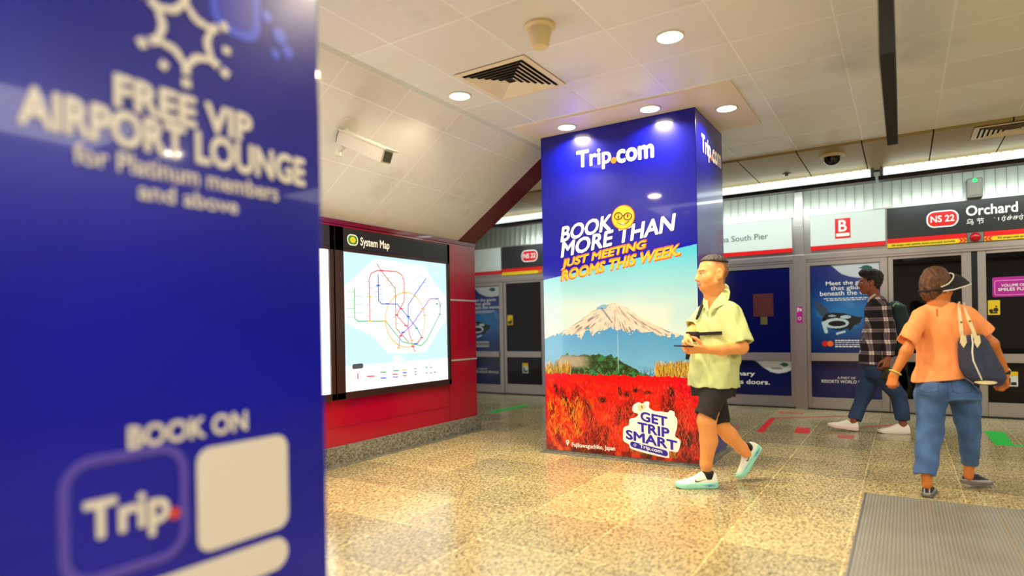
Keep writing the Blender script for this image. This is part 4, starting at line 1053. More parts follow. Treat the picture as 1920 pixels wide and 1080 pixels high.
# ================================================================== FIGURES (smooth signed-distance bodies, meshed as one surface)
def V3(v): return np.array([v[0], v[1], v[2]], np.float32)
def floor_at(px, py, z=0.0):
    a = at(px, py, 1.0)-Vector((0, 0, CH)); return Vector((0, 0, CH))+a*((z-CH)/a.z)
class Field:
    def __init__(s, lo, hi, res):
        s.lo = V3(lo); s.res = res; s.n = np.ceil((V3(hi)-s.lo)/res).astype(int)+1
        s.D = np.full(s.n, .5, np.float32)
        s.ax = [s.lo[i]+np.arange(s.n[i], dtype=np.float32)*res for i in range(3)]
    def region(s, lo, hi, pad):
        a = np.clip(np.floor((V3(lo)-pad-s.lo)/s.res).astype(int), 0, s.n); b = np.clip(np.ceil((V3(hi)+pad-s.lo)/s.res).astype(int)+1, 0, s.n)
        sl = tuple(slice(a[i], b[i]) for i in range(3))
        X = s.ax[0][sl[0]][:, None, None]; Y = s.ax[1][sl[1]][None, :, None]; Z = s.ax[2][sl[2]][None, None, :]
        return sl, X, Y, Z
    def put(s, prim, k=.012, op='u'):
        fn, lo, hi = prim; sl, X, Y, Z = s.region(lo, hi, k+s.res*3)
        if 0 in s.D[sl].shape: return s
        d = fn(X, Y, Z); D = s.D[sl]
        if op == 'u':
            h = np.clip(.5+.5*(D-d)/k, 0, 1); s.D[sl] = D*(1-h)+d*h-k*h*(1-h)
        elif op == 's':
            d = -d; h = np.clip(.5-.5*(D-d)/k, 0, 1); s.D[sl] = D*(1-h)+d*h+k*h*(1-h)
        elif op == 'i': s.D[sl] = np.maximum(D, d)
        return s
    def warp(s, f, band=.03):
        X, Y, Z = np.meshgrid(*s.ax, indexing='ij', sparse=True); m = np.abs(s.D) < band
        i = np.nonzero(m); s.D[i] += f(s.ax[0][i[0]], s.ax[1][i[1]], s.ax[2][i[2]]); return s
    def mesh(s, name, mat, parent, paint=None, smooth=1):
        D = s.D; n = s.n; ins = D < 0; i8 = ins.astype(np.int8)
        c = np.zeros(n-1, np.int8)
        for a in (0, 1):
            for b in (0, 1):
                for d in (0, 1): c += i8[a:n[0]-1+a, b:n[1]-1+b, d:n[2]-1+d]
        ai = np.argwhere((c > 0) & (c < 8)); idx = np.full(n-1, -1, np.int32); idx[tuple(ai.T)] = np.arange(len(ai))
        cor = [(a, b, d) for a in (0, 1) for b in (0, 1) for d in (0, 1)]
        val = {q: D[ai[:, 0]+q[0], ai[:, 1]+q[1], ai[:, 2]+q[2]] for q in cor}
        acc = np.zeros((len(ai), 3)); cnt = np.zeros(len(ai))
        for q in cor:
            for k in range(3):
                if q[k] == 0:
                    r = list(q); r[k] = 1; r = tuple(r); va, vb = val[q], val[r]; m = (va < 0) != (vb < 0)
                    t = np.where(m, va/np.where(m, va-vb, 1), 0)
                    p = np.array(q, float)[None, :]+np.zeros((len(ai), 3)); p[:, k] += t
                    acc[m] += p[m]; cnt[m] += 1
        V = s.lo+(ai+acc/np.maximum(cnt, 1)[:, None])*s.res
        Fs = []
        for k in range(3):
            u, v = (k+1) % 3, (k+2) % 3
            sa = [slice(None)]*3; sb = [slice(None)]*3; sa[k] = slice(0, n[k]-1); sb[k] = slice(1, n[k])
            a_ = ins[tuple(sa)]; b_ = ins[tuple(sb)]; e = np.argwhere(a_ != b_)
            ok = (e[:, u] > 0) & (e[:, v] > 0) & (e[:, u] < n[u]-1) & (e[:, v] < n[v]-1); e = e[ok]
            sg = a_[tuple(e.T)]
            q = []
            for du, dv in ((1, 1), (0, 1), (0, 0), (1, 0)):
                w_ = e.copy(); w_[:, u] -= du; w_[:, v] -= dv; q.append(idx[tuple(w_.T)])
            q = np.stack(q, 1); q[~sg] = q[~sg][:, ::-1]; Fs.append(q)
        F = np.concatenate(Fs)
        for _ in range(smooth):
            a = np.zeros_like(V); ct = np.zeros(len(V))
            for i in range(4):
                np.add.at(a, F[:, i], V[F[:, (i+1) % 4]]+V[F[:, (i+3) % 4]]); np.add.at(ct, F[:, i], 2)
            V = V*.5+a/np.maximum(ct, 1)[:, None]*.5
        col = paint(V) if paint is not None else None
        return np_mesh(name, V, F, mat, parent, col, True)
def bb(*ps, r=0.0):
    P = np.array([V3(p) for p in ps]); return P.min(0)-r, P.max(0)+r
def cone(a, b, ra, rb, flat_end=False):
    A, B = V3(a), V3(b); ab = B-A; L2 = float(ab@ab); L = sqrt(L2)
    def fn(X, Y, Z):
        x, y, z = X-A[0], Y-A[1], Z-A[2]
        t = (x*ab[0]+y*ab[1]+z*ab[2])/L2; tc = np.clip(t, 0, 1.5 if flat_end else 1)
        d = np.sqrt((x-tc*ab[0])**2+(y-tc*ab[1])**2+(z-tc*ab[2])**2)-(ra+(rb-ra)*np.clip(tc, 0, 1))
        return np.maximum(d, (t-1)*L) if flat_end else d
    lo, hi = bb(a, b, r=max(ra, rb)); return fn, lo, hi
def chain(F, pts, rs, k=.012):
    for i in range(len(pts)-1): F.put(cone(pts[i], pts[i+1], rs[i], rs[i+1]), k)
def ell(c, A, B, N, ra, rb, rn):
    c, A, B, N = V3(c), V3(A), V3(B), V3(N); m = max(ra, rb, rn)
    def fn(X, Y, Z):
        x, y, z = X-c[0], Y-c[1], Z-c[2]
        p = (x*A[0]+y*A[1]+z*A[2]); q = (x*B[0]+y*B[1]+z*B[2]); r = (x*N[0]+y*N[1]+z*N[2])
        k0 = np.sqrt((p/ra)**2+(q/rb)**2+(r/rn)**2); k1 = np.sqrt((p/ra**2)**2+(q/rb**2)**2+(r/rn**2)**2)
        return k0*(k0-1)/np.maximum(k1, 1e-5)
    return fn, c-m, c+m
def loftz(secs, U, Vd, p=2.2, caps=True):
    """stack of ellipses up the z axis: (centre, half width along U, half depth along Vd)"""
    secs = sorted(secs, key=lambda s: s[0][2]); C_ = np.array([V3(s[0]) for s in secs]); zs = C_[:, 2]; U, Vd = V3(U), V3(Vd)
    aa = [s[1] for s in secs]; bb_ = [s[2] for s in secs]; m = max(aa+bb_)
    def fn(X, Y, Z):
        cx = np.interp(Z, zs, C_[:, 0]); cy = np.interp(Z, zs, C_[:, 1]); a = np.interp(Z, zs, aa); b = np.interp(Z, zs, bb_)
        x = X-cx; y = Y-cy; u = np.abs(x*U[0]+y*U[1])/a; v = np.abs(x*Vd[0]+y*Vd[1])/b
        d = ((u**p+v**p)**(1/p)-1)*np.minimum(a, b)
        return np.maximum(np.maximum(d, Z-zs[-1]), zs[0]-Z)
    return fn, C_.min(0)-[m, m, 0], C_.max(0)+[m, m, 0]
def boxp(c, A, B, N, a, b, n, r=.005):
    c, A, B, N = V3(c), V3(A), V3(B), V3(N); m = sqrt(a*a+b*b+n*n)
    def fn(X, Y, Z):
        x, y, z = X-c[0], Y-c[1], Z-c[2]
        p = np.abs(x*A[0]+y*A[1]+z*A[2])-a+r; q = np.abs(x*B[0]+y*B[1]+z*B[2])-b+r; s_ = np.abs(x*N[0]+y*N[1]+z*N[2])-n+r
        return np.sqrt(np.maximum(p, 0)**2+np.maximum(q, 0)**2+np.maximum(s_, 0)**2)+np.minimum(np.maximum(np.maximum(p, q), s_), 0)-r
    return fn, c-m, c+m
def folds(amp, fx, fy, fz, seed=0):
    def f(x, y, z):
        w1 = np.sin(x*fx*.6+y*fy*.7+seed)*1.3+np.sin(z*fz*.35+seed*2)*1.1
        w2 = np.sin(x*fx+z*fz*.5+w1*1.4+seed)
        w3 = np.sin(y*fy*1.3-z*fz+w1*1.1+seed*3)
        return (amp*(w2*.55+w3*.45)).astype(np.float32)
    return f
def near(P, c, r, soft=.003):
    return np.clip((r-np.linalg.norm(P-V3(c), axis=1))/soft+.5, 0, 1)
def mixp(col, m, c):
    m = m[:, None]; col[:] = col*(1-m)+np.asarray(c, np.float32)*m

def hand(F, W, d, n, th, s=1.0, curl=(.5, .6, .4), spread=.06, thumb=(.6, .7, .3), bend=.35, splay=0.0):
    """palm, four unequal fingers and a thumb from the side of the palm; curl turns the fingers towards the palm normal n"""
    W, d, n = Vector(W), Vector(d).normalized(), Vector(n); n = (n-d*n.dot(d)).normalized(); th = Vector(th); th = (th-d*th.dot(d)-n*th.dot(n)).normalized()
    offs = (.029, .010, -.010, -.028); kn = (.088, .092, .087, .078)
    fl = ((.042, .026, .021), (.046, .029, .022), (.042, .027, .021), (.033, .020, .018)); fr = (.0092, .0095, .009, .0078)
    for i in range(4):
        K = W+d*kn[i]*s+th*offs[i]*s
        F.put(cone(W+th*offs[i]*.5*s, K, .0165*s, .0125*s), .012)
        p = K; a = curl[0]*(1+.08*i); dd = (d+th*(spread*(1.5-i)*.6)).normalized(); r = fr[i]*s
        for j in range(3):
            v = dd*cos(a)+n*sin(a); q = p+v*fl[i][j]*s
            F.put(cone(p, q, r, r*.93), .004 if j else .006); p = q; r *= .93; a += (curl[1], curl[2], 0)[j]*(1+.06*i)
    F.put(cone(W+d*.02*s+n*.006*s, W+d*.07*s+n*.004*s, .019*s, .014*s), .014)
    b = W+d*.022*s+th*.020*s+n*.006*s
    t1 = b+(d*.55+th*thumb[0]+n*thumb[2]).normalized()*.044*s
    t2 = t1+(d*.8+th*(thumb[0]-bend)+n*thumb[2]).normalized()*.033*s
    t3 = t2+(d*.95+th*(thumb[0]-bend*2)+n*thumb[2]*1.2).normalized()*.026*s
    F.put(cone(W+d*.012*s+th*.010*s, b, .017*s, .017*s), .012); F.put(cone(b, t1, .017*s, .0125*s), .01); F.put(cone(t1, t2, .0122*s, .0108*s), .005); F.put(cone(t2, t3, .0106*s, .0085*s), .004)

class Head:
    def __init__(s, O, f, s_=1.0, up=UP):
        s.O = Vector(O); s.f = Vector(f).normalized(); up = Vector(up); s.u = (up-s.f*up.dot(s.f)).normalized(); s.l = s.u.cross(s.f).normalized(); s.s = s_
    def p(s, f, l, u): return s.O+(s.f*f+s.l*l+s.u*u)*s.s
    def build(s, F, jaw=1.0, chin=-.105, nose=1.0, ear=1.0):
        k = s.s; q = ear
        F.put(ell(s.p(-.012, 0, .032), s.f, s.l, s.u, .099*k, .078*k, .092*k), .02)
        F.put(ell(s.p(.028, 0, -.030), s.f, s.l, s.u, .066*k, .060*k*jaw, .082*k), .03)
        F.put(cone(s.p(.058, 0, chin+.018), s.p(.05, 0, chin+.022), .024*k, .026*k), .03)
        for e in (-1, 1):
            F.put(cone(s.p(.000, e*.050*jaw, -.055), s.p(.052, e*.014, chin+.018), .024*k, .020*k), .03)
            F.put(cone(s.p(.052, e*.033*jaw, -.028), s.p(.040, e*.044*jaw, -.020), .028*k, .026*k), .02)
            F.put(cone(s.p(.083, e*.012, .026), s.p(.070, e*.044, .028), .012*k, .010*k), .014)
            F.put(cone(s.p(.096, e*.030, .006), s.p(.094, e*.036, .005), .011*k, .011*k), .010, 's')
            F.put(ell(s.p(.076, e*.032, .005), s.f, s.l, s.u, .013*k, .015*k, .011*k), .004)
            F.put(cone(s.p(.094, e*.011, -.036), s.p(.088, e*.014, -.035), .0085*k, .008*k), .006)
            if ear:
                F.put(ell(s.p(-.014, e*(.086+.006*jaw), -.002), (s.f-s.l*e*.45).normalized(), (s.l*e+s.f*.45).normalized(), s.u, .024*k*q, .0095*k, .037*k*q), .005)
                F.put(cone(s.p(-.004, e*.080, -.022), s.p(-.004, e*.084, -.034), .009*k, .0085*k), .006)
                F.put(ell(s.p(-.006, e*(.099+.006*jaw), .002), s.f, s.l, s.u, .013*k*q, .012*k*q, .021*k*q), .004, 's')
        F.put(cone(s.p(.084, 0, .016), s.p(.105*nose, 0, -.028), .009*k, .0135*k), .012)
        F.put(cone(s.p(.080, -.016, -.059), s.p(.080, .016, -.059), .0085*k, .0085*k), .008)
        F.put(cone(s.p(.088, -.008, -.057), s.p(.088, .008, -.057), .007*k, .007*k), .006)
        F.put(cone(s.p(.083, -.012, -.072), s.p(.083, .012, -.072), .0085*k, .0085*k), .006)
    def paint(s, P, col, lip, brow, dark=L3(38, 22, 18)):
        k = s.s
        q = P-V3(s.O); f = q@V3(s.f)/k; l = q@V3(s.l)/k; u = q@V3(s.u)/k
        fr = f > .045
        mouth = fr & (np.abs(l) < .026) & (np.abs(u+.065) < .0125)
        mixp(col, mouth*.75, lip); mixp(col, (fr & (np.abs(l) < .024) & (np.abs(u+.0655) < .002))*.8, dark)
        for e in (-1, 1):
            x = l-e*.033
            mixp(col, (fr & (np.abs(x) < .0165) & (np.abs(u-.005-.02*np.abs(x)) < .0045))*.9, L3(236, 226, 214))
            mixp(col, (fr & (np.abs(x) < .006) & (np.abs(u-.005) < .0048))*.95, dark)
            mixp(col, (fr & (np.abs(x) < .018) & (np.abs(u-.0112+.25*np.abs(x)) < .0024))*.85, dark)
            mixp(col, (fr & (np.abs(x) < .021) & (np.abs(u-.028+.2*np.maximum(np.abs(x)-.008, 0)) < .0042))*.8, brow)
            mixp(col, near(P, s.p(.100, e*.008, -.041), .004*k)*.6, dark)

class Shoe:
    W = ((0, .026), (.04, .034), (.2, .038), (.45, .037), (.62, .044), (.78, .047), (.9, .038), (.97, .024), (1.0, .010))
    H = ((0, .070), (.05, .098), (.13, .098), (.22, .082), (.32, .108), (.40, .105), (.5, .086), (.65, .066), (.8, .054), (.93, .044), (1.0, .026))
    def __init__(s, heel, d, up, L=.29, sw=1.0, sh=1.0, sole=.034):
        s.o = Vector(heel); s.d = Vector(d).normalized(); up = Vector(up); s.u = (up-s.d*up.dot(s.d)).normalized(); s.l = s.u.cross(s.d).normalized(); s.L = L; s.sw = sw; s.sh = sh; s.t = sole
    def p(s, a, b, c): return s.o+s.d*a+s.l*b+s.u*c
    def loc(s, P):
        q = P-V3(s.o); return q@V3(s.d), q@V3(s.l), q@V3(s.u)
    def prim(s, kind):
        o, d, l, u = V3(s.o), V3(s.d), V3(s.l), V3(s.u); L, t = s.L, s.t
        wx, wy = [a for a, b in s.W], [b*s.sw for a, b in s.W]; hx, hy = [a for a, b in s.H], [b*s.sh for a, b in s.H]
        def fn(X, Y, Z):
            x, y, z = X-o[0], Y-o[1], Z-o[2]
            a = (x*d[0]+y*d[1]+z*d[2])/L; b = x*l[0]+y*l[1]+z*l[2]; c = x*u[0]+y*u[1]+z*u[2]
            w = np.interp(np.clip(a, 0, 1), wx, wy); end = np.maximum(-a, a-1)*L
            if kind == 'sole':
                rock = .014*np.clip((a-.75)/.25, 0, 1)**2+.006*np.clip((.12-a)/.12, 0, 1)
                dd = np.maximum(np.abs(b)-w-.003+.10*np.abs(c-t*.5), np.maximum(rock-c, c-t-.010*np.clip((.35-a)/.35, 0, 1)-.006*(a > .9)*(a-.9)*10))
                return np.maximum(dd, end)*.8
            h = np.interp(np.clip(a, 0, 1), hx, hy)
            dd = ((np.abs(b)/(w-.001))**2.3+(np.maximum(c, 0)/h)**2.3)**(1/2.3)-1
            return np.maximum(np.maximum(dd*np.minimum(w, h), t*.55-c), end)
        ps = [s.p(a*L, b, c) for a in (0, 1) for b in (-.055, .055) for c in (0, .12)]
        lo, hi = bb(*ps); return fn, lo, hi
    def build(s, parent, up_paint, sole_paint, res=.0032, hole=True):
        ps = [s.p(a*s.L, b, c) for a in (0, 1) for b in (-.055, .055) for c in (0, .12)]; lo, hi = bb(*ps, r=.02)
        F = Field(lo, hi, res).put(s.prim('upper'), .004)
        if hole: F.put(ell(s.p(.062*s.L/.29, 0, .112*s.sh), s.d, s.l, s.u, .040, .027, .05*s.sh), .006, 's')
        up = F.mesh('shoe', M['shoe_paint'], parent, up_paint)
        F = Field(lo, hi, res).put(s.prim('sole'), .004); F.mesh('sole', M['shoe_paint'], up, sole_paint)
        return up

def solid(c):
    c = np.asarray(c, np.float32); return lambda P: np.tile(c, (len(P), 1))
def varied(c, amp=.12, sc=9.0):
    c = np.asarray(c, np.float32)
    def f(P):
        n = np.sin(P[:, 0]*sc*3.1+np.sin(P[:, 2]*sc*2.3)*1.5)*np.sin(P[:, 1]*sc*2.7+P[:, 2]*sc)
        return c*(1+amp*n)[:, None]
    return f

# ------------------------------------------------------------------ the man in the pale green shirt
def man_green():
    D = 4.58; f = dirv(-.906, -.423); l = dirv(.423, -.906)
    A = lambda x, y, dd=0.0: at(x, y, D+dd)
    root = thing('person', (floor_at(1335, 905)), 'man in pale green shirt and black shorts walking left with a phone', 'person')
    skin = L3(238, 160, 92)
    H = Head(A(1335, 515, -.02), dirv(-.995, -.07, -.02), 1.10)
    # ---- body
    lo, hi = Vector((-1.95, 3.9, .0)), Vector((-.55, 5.3, 1.75))
    pts = [A(1270, 480, -.5), A(1440, 480, .4), A(1270, 915, -.5), A(1440, 915, .4), A(1270, 480, .4), A(1440, 915, -.5)]
    lo, hi = bb(*pts); lo[2] = 0; F = Field(lo, hi, .0048)
    H.build(F, jaw=1.22, chin=-.098)
    nb = A(1347, 570)
    F.put(cone(H.p(-.025, 0, -.060), A(1345, 572), .062, .068), .03)
    F.put(cone(H.p(.028, 0, -.082), A(1334, 566), .040, .05), .03)
    tor = [(A(1347, 566), .085, .06), (A(1347, 580), .12, .08), (A(1345, 610), .15, .10), (A(1343, 650), .165, .115), (A(1338, 700), .16, .115), (A(1337, 725), .15, .11)]
    F.put(loftz(tor, l, f), .03)
    Ls, Rs = A(1371, 586, -.165), A(1322, 588, .165)
    Le, Lw = A(1390, 651, -.215), A(1319, 655, -.34)
    chain(F, [Ls, Le, A(1352, 655, -.30), Lw], [.042, .047, .040, .028], .02)
    Re, Rw = A(1299, 622, .07), A(1289, 634, -.12)
    chain(F, [Rs, Re, Rw], [.038, .041, .029], .02)
    Ld = dirv(-.93, -.30, .02)
    hand(F, Lw, Ld, UP*1.0+dirv(0, .1), dirv(.3, -.95, .1), 1.0, (.45, .75, .5), thumb=(.7, .7, .55), bend=.4)
    Rd = dirv(-.45, -.50, -.62)
    hand(F, Rw, Rd, dirv(.55, -.45, -.5), dirv(.55, -.6, .35), .98, (.55, .8, .5), thumb=(.7, .7, .5))
    # legs
    Lh, Rh = A(1348, 706, -.09), A(1328, 706, .09)
    la = floor_at(1326, 911)+Vector((0, 0, .10))
    lk = A(1325, 789, -.09); dl = (la-Vector((0, 0, CH))).dot(FW)
    chain(F, [Lh, lk], [.085, .066], .02)
    chain(F, [lk, at(1329, 826, (D-.09+dl)/2), at(1324, 868, dl), at(1325, 893, dl)], [.064, .062, .042, .036], .02)
    rk = A(1346, 792, .07); rdep = (floor_at(1392, 901)-Vector((0, 0, CH))).dot(FW); ra = at(1399, 850, rdep)
    chain(F, [Rh, rk], [.085, .060], .02)
    chain(F, [rk, at(1368, 816, rdep*.5+(D+.07)*.5), at(1391, 840, rdep), ra], [.062, .058, .042, .036], .02)
    def pskin(P):
        c = np.tile(skin, (len(P), 1)).astype(np.float32)
        q = (P-V3(H.O)); u = q@V3(H.u)/H.s; ff = q@V3(H.f)/H.s; lv = np.abs(q@V3(H.l)/H.s)
        fade = np.clip((u-.030-.9*np.clip(ff+.005, 0, .2))/.05, 0, 1)*1.5*np.clip((.055-ff)/.02, 0, 1)  # dark clipped hair fading down the sides of the head
        nape = np.clip((-.045-ff)/.02, 0, 1)*(u > -.07)*(u < .09)*np.clip((.075-lv)/.02+.3, 0, 1)
        mixp(c, np.clip(fade*.55+nape*.75, 0, .85), L3(84, 54, 36))
        H.paint(P, c, L3(214, 112, 92), L3(120, 72, 44))
        return c
    F.mesh('body', M['skin'], root, pskin)
    # hair: short flat top, shaved sides
    G = Field(*[V3(x) for x in bb(H.O, r=.17)], .004)
    G.put(ell(H.p(-.013, 0, .040), H.f, H.l, H.u, .107*H.s, .083*H.s, .096*H.s), .004)
    cut_n = (H.u*1.0-H.f*.10).normalized(); cp_ = H.p(0, 0, .086)
    G.put((lambda X, Y, Z: -((X-cp_[0])*cut_n[0]+(Y-cp_[1])*cut_n[1]+(Z-cp_[2])*cut_n[2]), G.lo, G.lo+.34), .008, 'i')
    G.warp(folds(.0022, 230, 220, 200), .02)
    G.mesh('hair', M['hair_black'], root)
    # shirt
    shirt_c = L3(190, 203, 138)
    secs = [(A(1351, 564, .01), .075, .055), (A(1350, 572), .13, .080), (A(1348, 584), .172, .105), (A(1345, 600), .188, .125), (A(1343, 625), .190, .138), (A(1342, 640), .188, .140), (A(1340, 670), .195, .150), (A(1338, 700), .198, .155), (A(1337, 724), .20, .158)]
    pts = [A(1270, 545, -.45), A(1425, 545, .35), A(1270, 735, -.45), A(1425, 735, .35), A(1270, 545, .35), A(1425, 735, -.45)]
    lo, hi = bb(*pts); F = Field(lo, hi, .0048)
    F.put(loftz(secs, l, f, 2.1), .03)
    F.put(cone(A(1367, 586, -.12), A(1387, 646, -.205), .084, .093, True), .035)
    F.put(cone(A(1325, 584, .13), A(1300, 613, .10), .062, .066, True), .035)
    F.warp(lambda x, y, z: folds(.006, 26, 24, 34, 1)(x, y, z)+folds(.0035, 62, 58, 50, 5)(x, y, z), .04)
    F.put(cone(A(1383, 632, -.195), A(1392, 662, -.22), .070, .078), .006, 's')
    F.put(cone(A(1304, 608, .10), A(1294, 624, .09), .050, .054), .006, 's')
    # hem cut: lower at the back, hollow inside
    hem = [(A(1337, 712), .183, .142), (A(1337, 740), .19, .15)]
    F.put(loftz(hem, l, f, 2.1), .006, 's')
    F.put(cone(H.p(-.02, 0, -.07), A(1346, 569), .070, .072), .006, 's')
    F.put(cone(A(1337, 556, -.03), A(1327, 583, -.085), .058, .012), .008, 's')
    def pshirt(P):
        c = varied(shirt_c, .05, 5)(P)
        pl0, pl1 = V3(A(1329, 582, -.17)), V3(A(1318, 725, -.18))
        t = np.clip(((P-pl0)@(pl1-pl0))/((pl1-pl0)@(pl1-pl0)), 0, 1); d = P-pl0-t[:, None]*(pl1-pl0)
        lat = np.abs(d@V3(l)); mixp(c, ((np.abs(lat-.017) < .0026) & (d@V3(f) > -.06))*.35, L3(140, 150, 80))
        return c
    F.mesh('shirt', M['cloth'], root, pshirt)
    # collar: two folded flaps over a low band
    cm_ = flat('collar_cloth', (shirt_c[0], shirt_c[1], shirt_c[2], 1), .85)
    def flap(inner, outer):
        ins, ots = [A(*p) for p in inner], [A(*p) for p in outer]; n = len(ins); rows_ = 5; vs = []
        for i in range(n):
            for j in range(rows_):
                t = j/(rows_-1); vs.append(ins[i].lerp(ots[i], t)-FW*(.010*sin(pi*t)))
        m = len(vs); vs += [v+FW*.005 for v in vs]; fs = []
        for i in range(n-1):
            for j in range(rows_-1):
                q = (i*rows_+j, i*rows_+j+1, (i+1)*rows_+j+1, (i+1)*rows_+j); fs += [q, tuple(m+k for k in q[::-1])]
        for i in range(n-1):
            for j in (0, rows_-1): fs.append((i*rows_+j, (i+1)*rows_+j, m+(i+1)*rows_+j, m+i*rows_+j))
        for i in (0, n-1):
            for j in range(rows_-1): fs.append((i*rows_+j, i*rows_+j+1, m+i*rows_+j+1, m+i*rows_+j))
        return MB().add(vs, fs).build('collar', cm_, root, True)
    flap([(1357, 530, .05), (1357, 541, -.045), (1353, 549, -.085), (1346, 557, -.10), (1338, 567, -.105), (1329, 582, -.10)],
         [(1366, 536, .05), (1369, 548, -.06), (1367, 560, -.125), (1362, 569, -.165), (1353, 573, -.165), (1331, 585, -.11)])
    flap([(1331, 548, .02), (1328, 556, -.01), (1327, 566, -.045), (1328, 581, -.09)],
         [(1324, 551, .05), (1319, 559, .01), (1318, 570, -.03), (1325, 583, -.09)])
    # shorts
    pts = [A(1285, 700, -.35), A(1385, 700, .35), A(1285, 800, -.35), A(1385, 800, .35), A(1285, 700, .35), A(1385, 800, -.35)]
    lo, hi = bb(*pts); F = Field(lo, hi, .0048)
    F.put(loftz([(A(1337, 700), .165, .13), (A(1337, 722), .172, .135), (A(1337, 742), .168, .128)], l, f, 2.2), .02)
    F.put(cone(A(1344, 730, -.075), A(1322, 781, -.10), .086, .083, True), .04)
    F.put(cone(A(1336, 730, .075), A(1348, 792, .06), .086, .078, True), .04)
    F.warp(lambda x, y, z: folds(.0045, 26, 24, 16, 2)(x, y, z)+folds(.003, 60, 55, 30, 4)(x, y, z), .04)
    F.put(cone(A(1323, 782, -.10), A(1320, 800, -.10), .066, .068), .005, 's')
    F.put(cone(A(1348, 793, .06), A(1350, 808, .06), .060, .062), .005, 's')
    F.mesh('shorts', M['cloth'], root, varied(L3(34, 28, 28), .2, 7))
    # shoes
    def upc(P, sh, sw_side):
        c = np.tile(L3(238, 240, 222), (len(P), 1)).astype(np.float32); a, b, h = sh.loc(P); a = a/sh.L
        mixp(c, np.clip((.052-h)/.012, 0, 1)*.6, L3(160, 228, 205))
        mixp(c, (a < .12)*np.clip((h-.05)/.03, 0, 1)*.4, L3(196, 214, 206))
        poly = [(.26, .072), (.44, .050), (.53, .046), (.555, .052), (.545, .062), (.535, .070), (.53, .058), (.50, .055), (.42, .058)]
        m = inpoly(a, h, poly) & (b*sw_side > 0); mixp(c, m*.95, L3(22, 22, 24))
        for i in range(5): mixp(c, (np.abs(a-.42-.05*i) < .006) & (np.abs(b) < .020) & (h > .05), L3(214, 218, 208))
        return c
    def soc(P, sh):
        a, b, h = sh.loc(P); a = a/sh.L
        c = np.tile(L3(150, 226, 204), (len(P), 1)).astype(np.float32)
        mixp(c, np.clip(1-np.abs(a-.22)/.18, 0, 1)*(np.abs(h-.022) < .010), L3(40, 140, 178))
        mixp(c, (np.abs(h-.012-.02*a) < .003)*.5, L3(210, 246, 236)); mixp(c, (h < .004)*.7, L3(90, 110, 110)); return c
    h0 = floor_at(1345.5, 914); t0 = floor_at(1279, 914.5)
    s1 = Shoe(h0, t0-h0, UP, .305, 1.05, 1.08, .038)
    s1.build(root, lambda P: upc(P, s1, 1), lambda P: soc(P, s1))
    toe = floor_at(1389, 902)+Vector((0, 0, .012)); d2 = dirv(-.62, -.28, -.72)
    s2 = Shoe(toe-d2*.295, d2, dirv(-.72, -.05, .62), .300, 1.05, 1.0, .038)
    s2.build(root, lambda P: upc(P, s2, 1), lambda P: soc(P, s2))
    for (q, dr) in ((s1.p(.066, 0, .085), UP), (s2.p(.066, 0, .085), (ra-s2.p(.066, 0, .05)).normalized())):
        MB().lathe(q-dr*.02, dr, [(.036, 0), (.038, .03), (.040, .047), (.0385, .050), (.03, .046)], 20).build('sock', M['black_matte'], root, True)
    # sling strap and pouch
    sg = thing('sling_bag', A(1298, 632, -.1), 'black sling bag with a strap across the man\'s chest', 'bag')
    cz_ = A(1343, 627); mb = MB(); pts = []
    for i in range(36):
        a = 2*pi*i/36; pts.append(cz_+l*cos(a)*.203+f*sin(a)*.150+Vector((0, 0, .012*sin(a*1.0+1))))
    n = len(pts)
    for i in range(n):
        p, q = pts[i], pts[(i+1) % n]; o_ = (p-cz_); o_.z = 0; o_.normalize(); o2 = (q-cz_); o2.z = 0; o2.normalize(); h_ = Vector((0, 0, .012))
        mb.add([p-h_, q-h_, q+h_, p+h_, p-h_+o_*.004, q-h_+o2*.004, q+h_+o2*.004, p+h_+o_*.004], [(4, 5, 6, 7), (3, 2, 6, 7), (0, 1, 5, 4), (0, 3, 2, 1)])
    mb.build('waist_strap', M['black_matte'], sg)
    b0 = A(1299, 631, -.13)
    MB().obox(b0, l, f, UP, .055, .022, .036, .010).build('pouch', M['black_matte'], sg, True)
    MB().tube([A(1322, 562, .09), A(1318, 567, .055), A(1314, 578, .02), A(1309, 592, .0), A(1306, 598, .03)], [.009, .013, .013, .012, .008], 8).build('shoulder_strap', M['black_matte'], sg, True)
    MB().tube([A(1291, 655, -.10), A(1290, 666, -.10), A(1288, 674, -.10)], [.012, .016, .012], 8).build('loose_strap_end', M['black_matte'], sg, True)
    # phone
    pc = A(1284, 649, -.40)
    ph = tag(MB().obox(pc, dirv(-.78, -.62, .06), dirv(-.6, .8, .02), UP, .075, .037, .0055, .004).build('phone', M['black'], None, True), 'black phone held flat in front of the man in green', 'phone')
    return root
man_green()

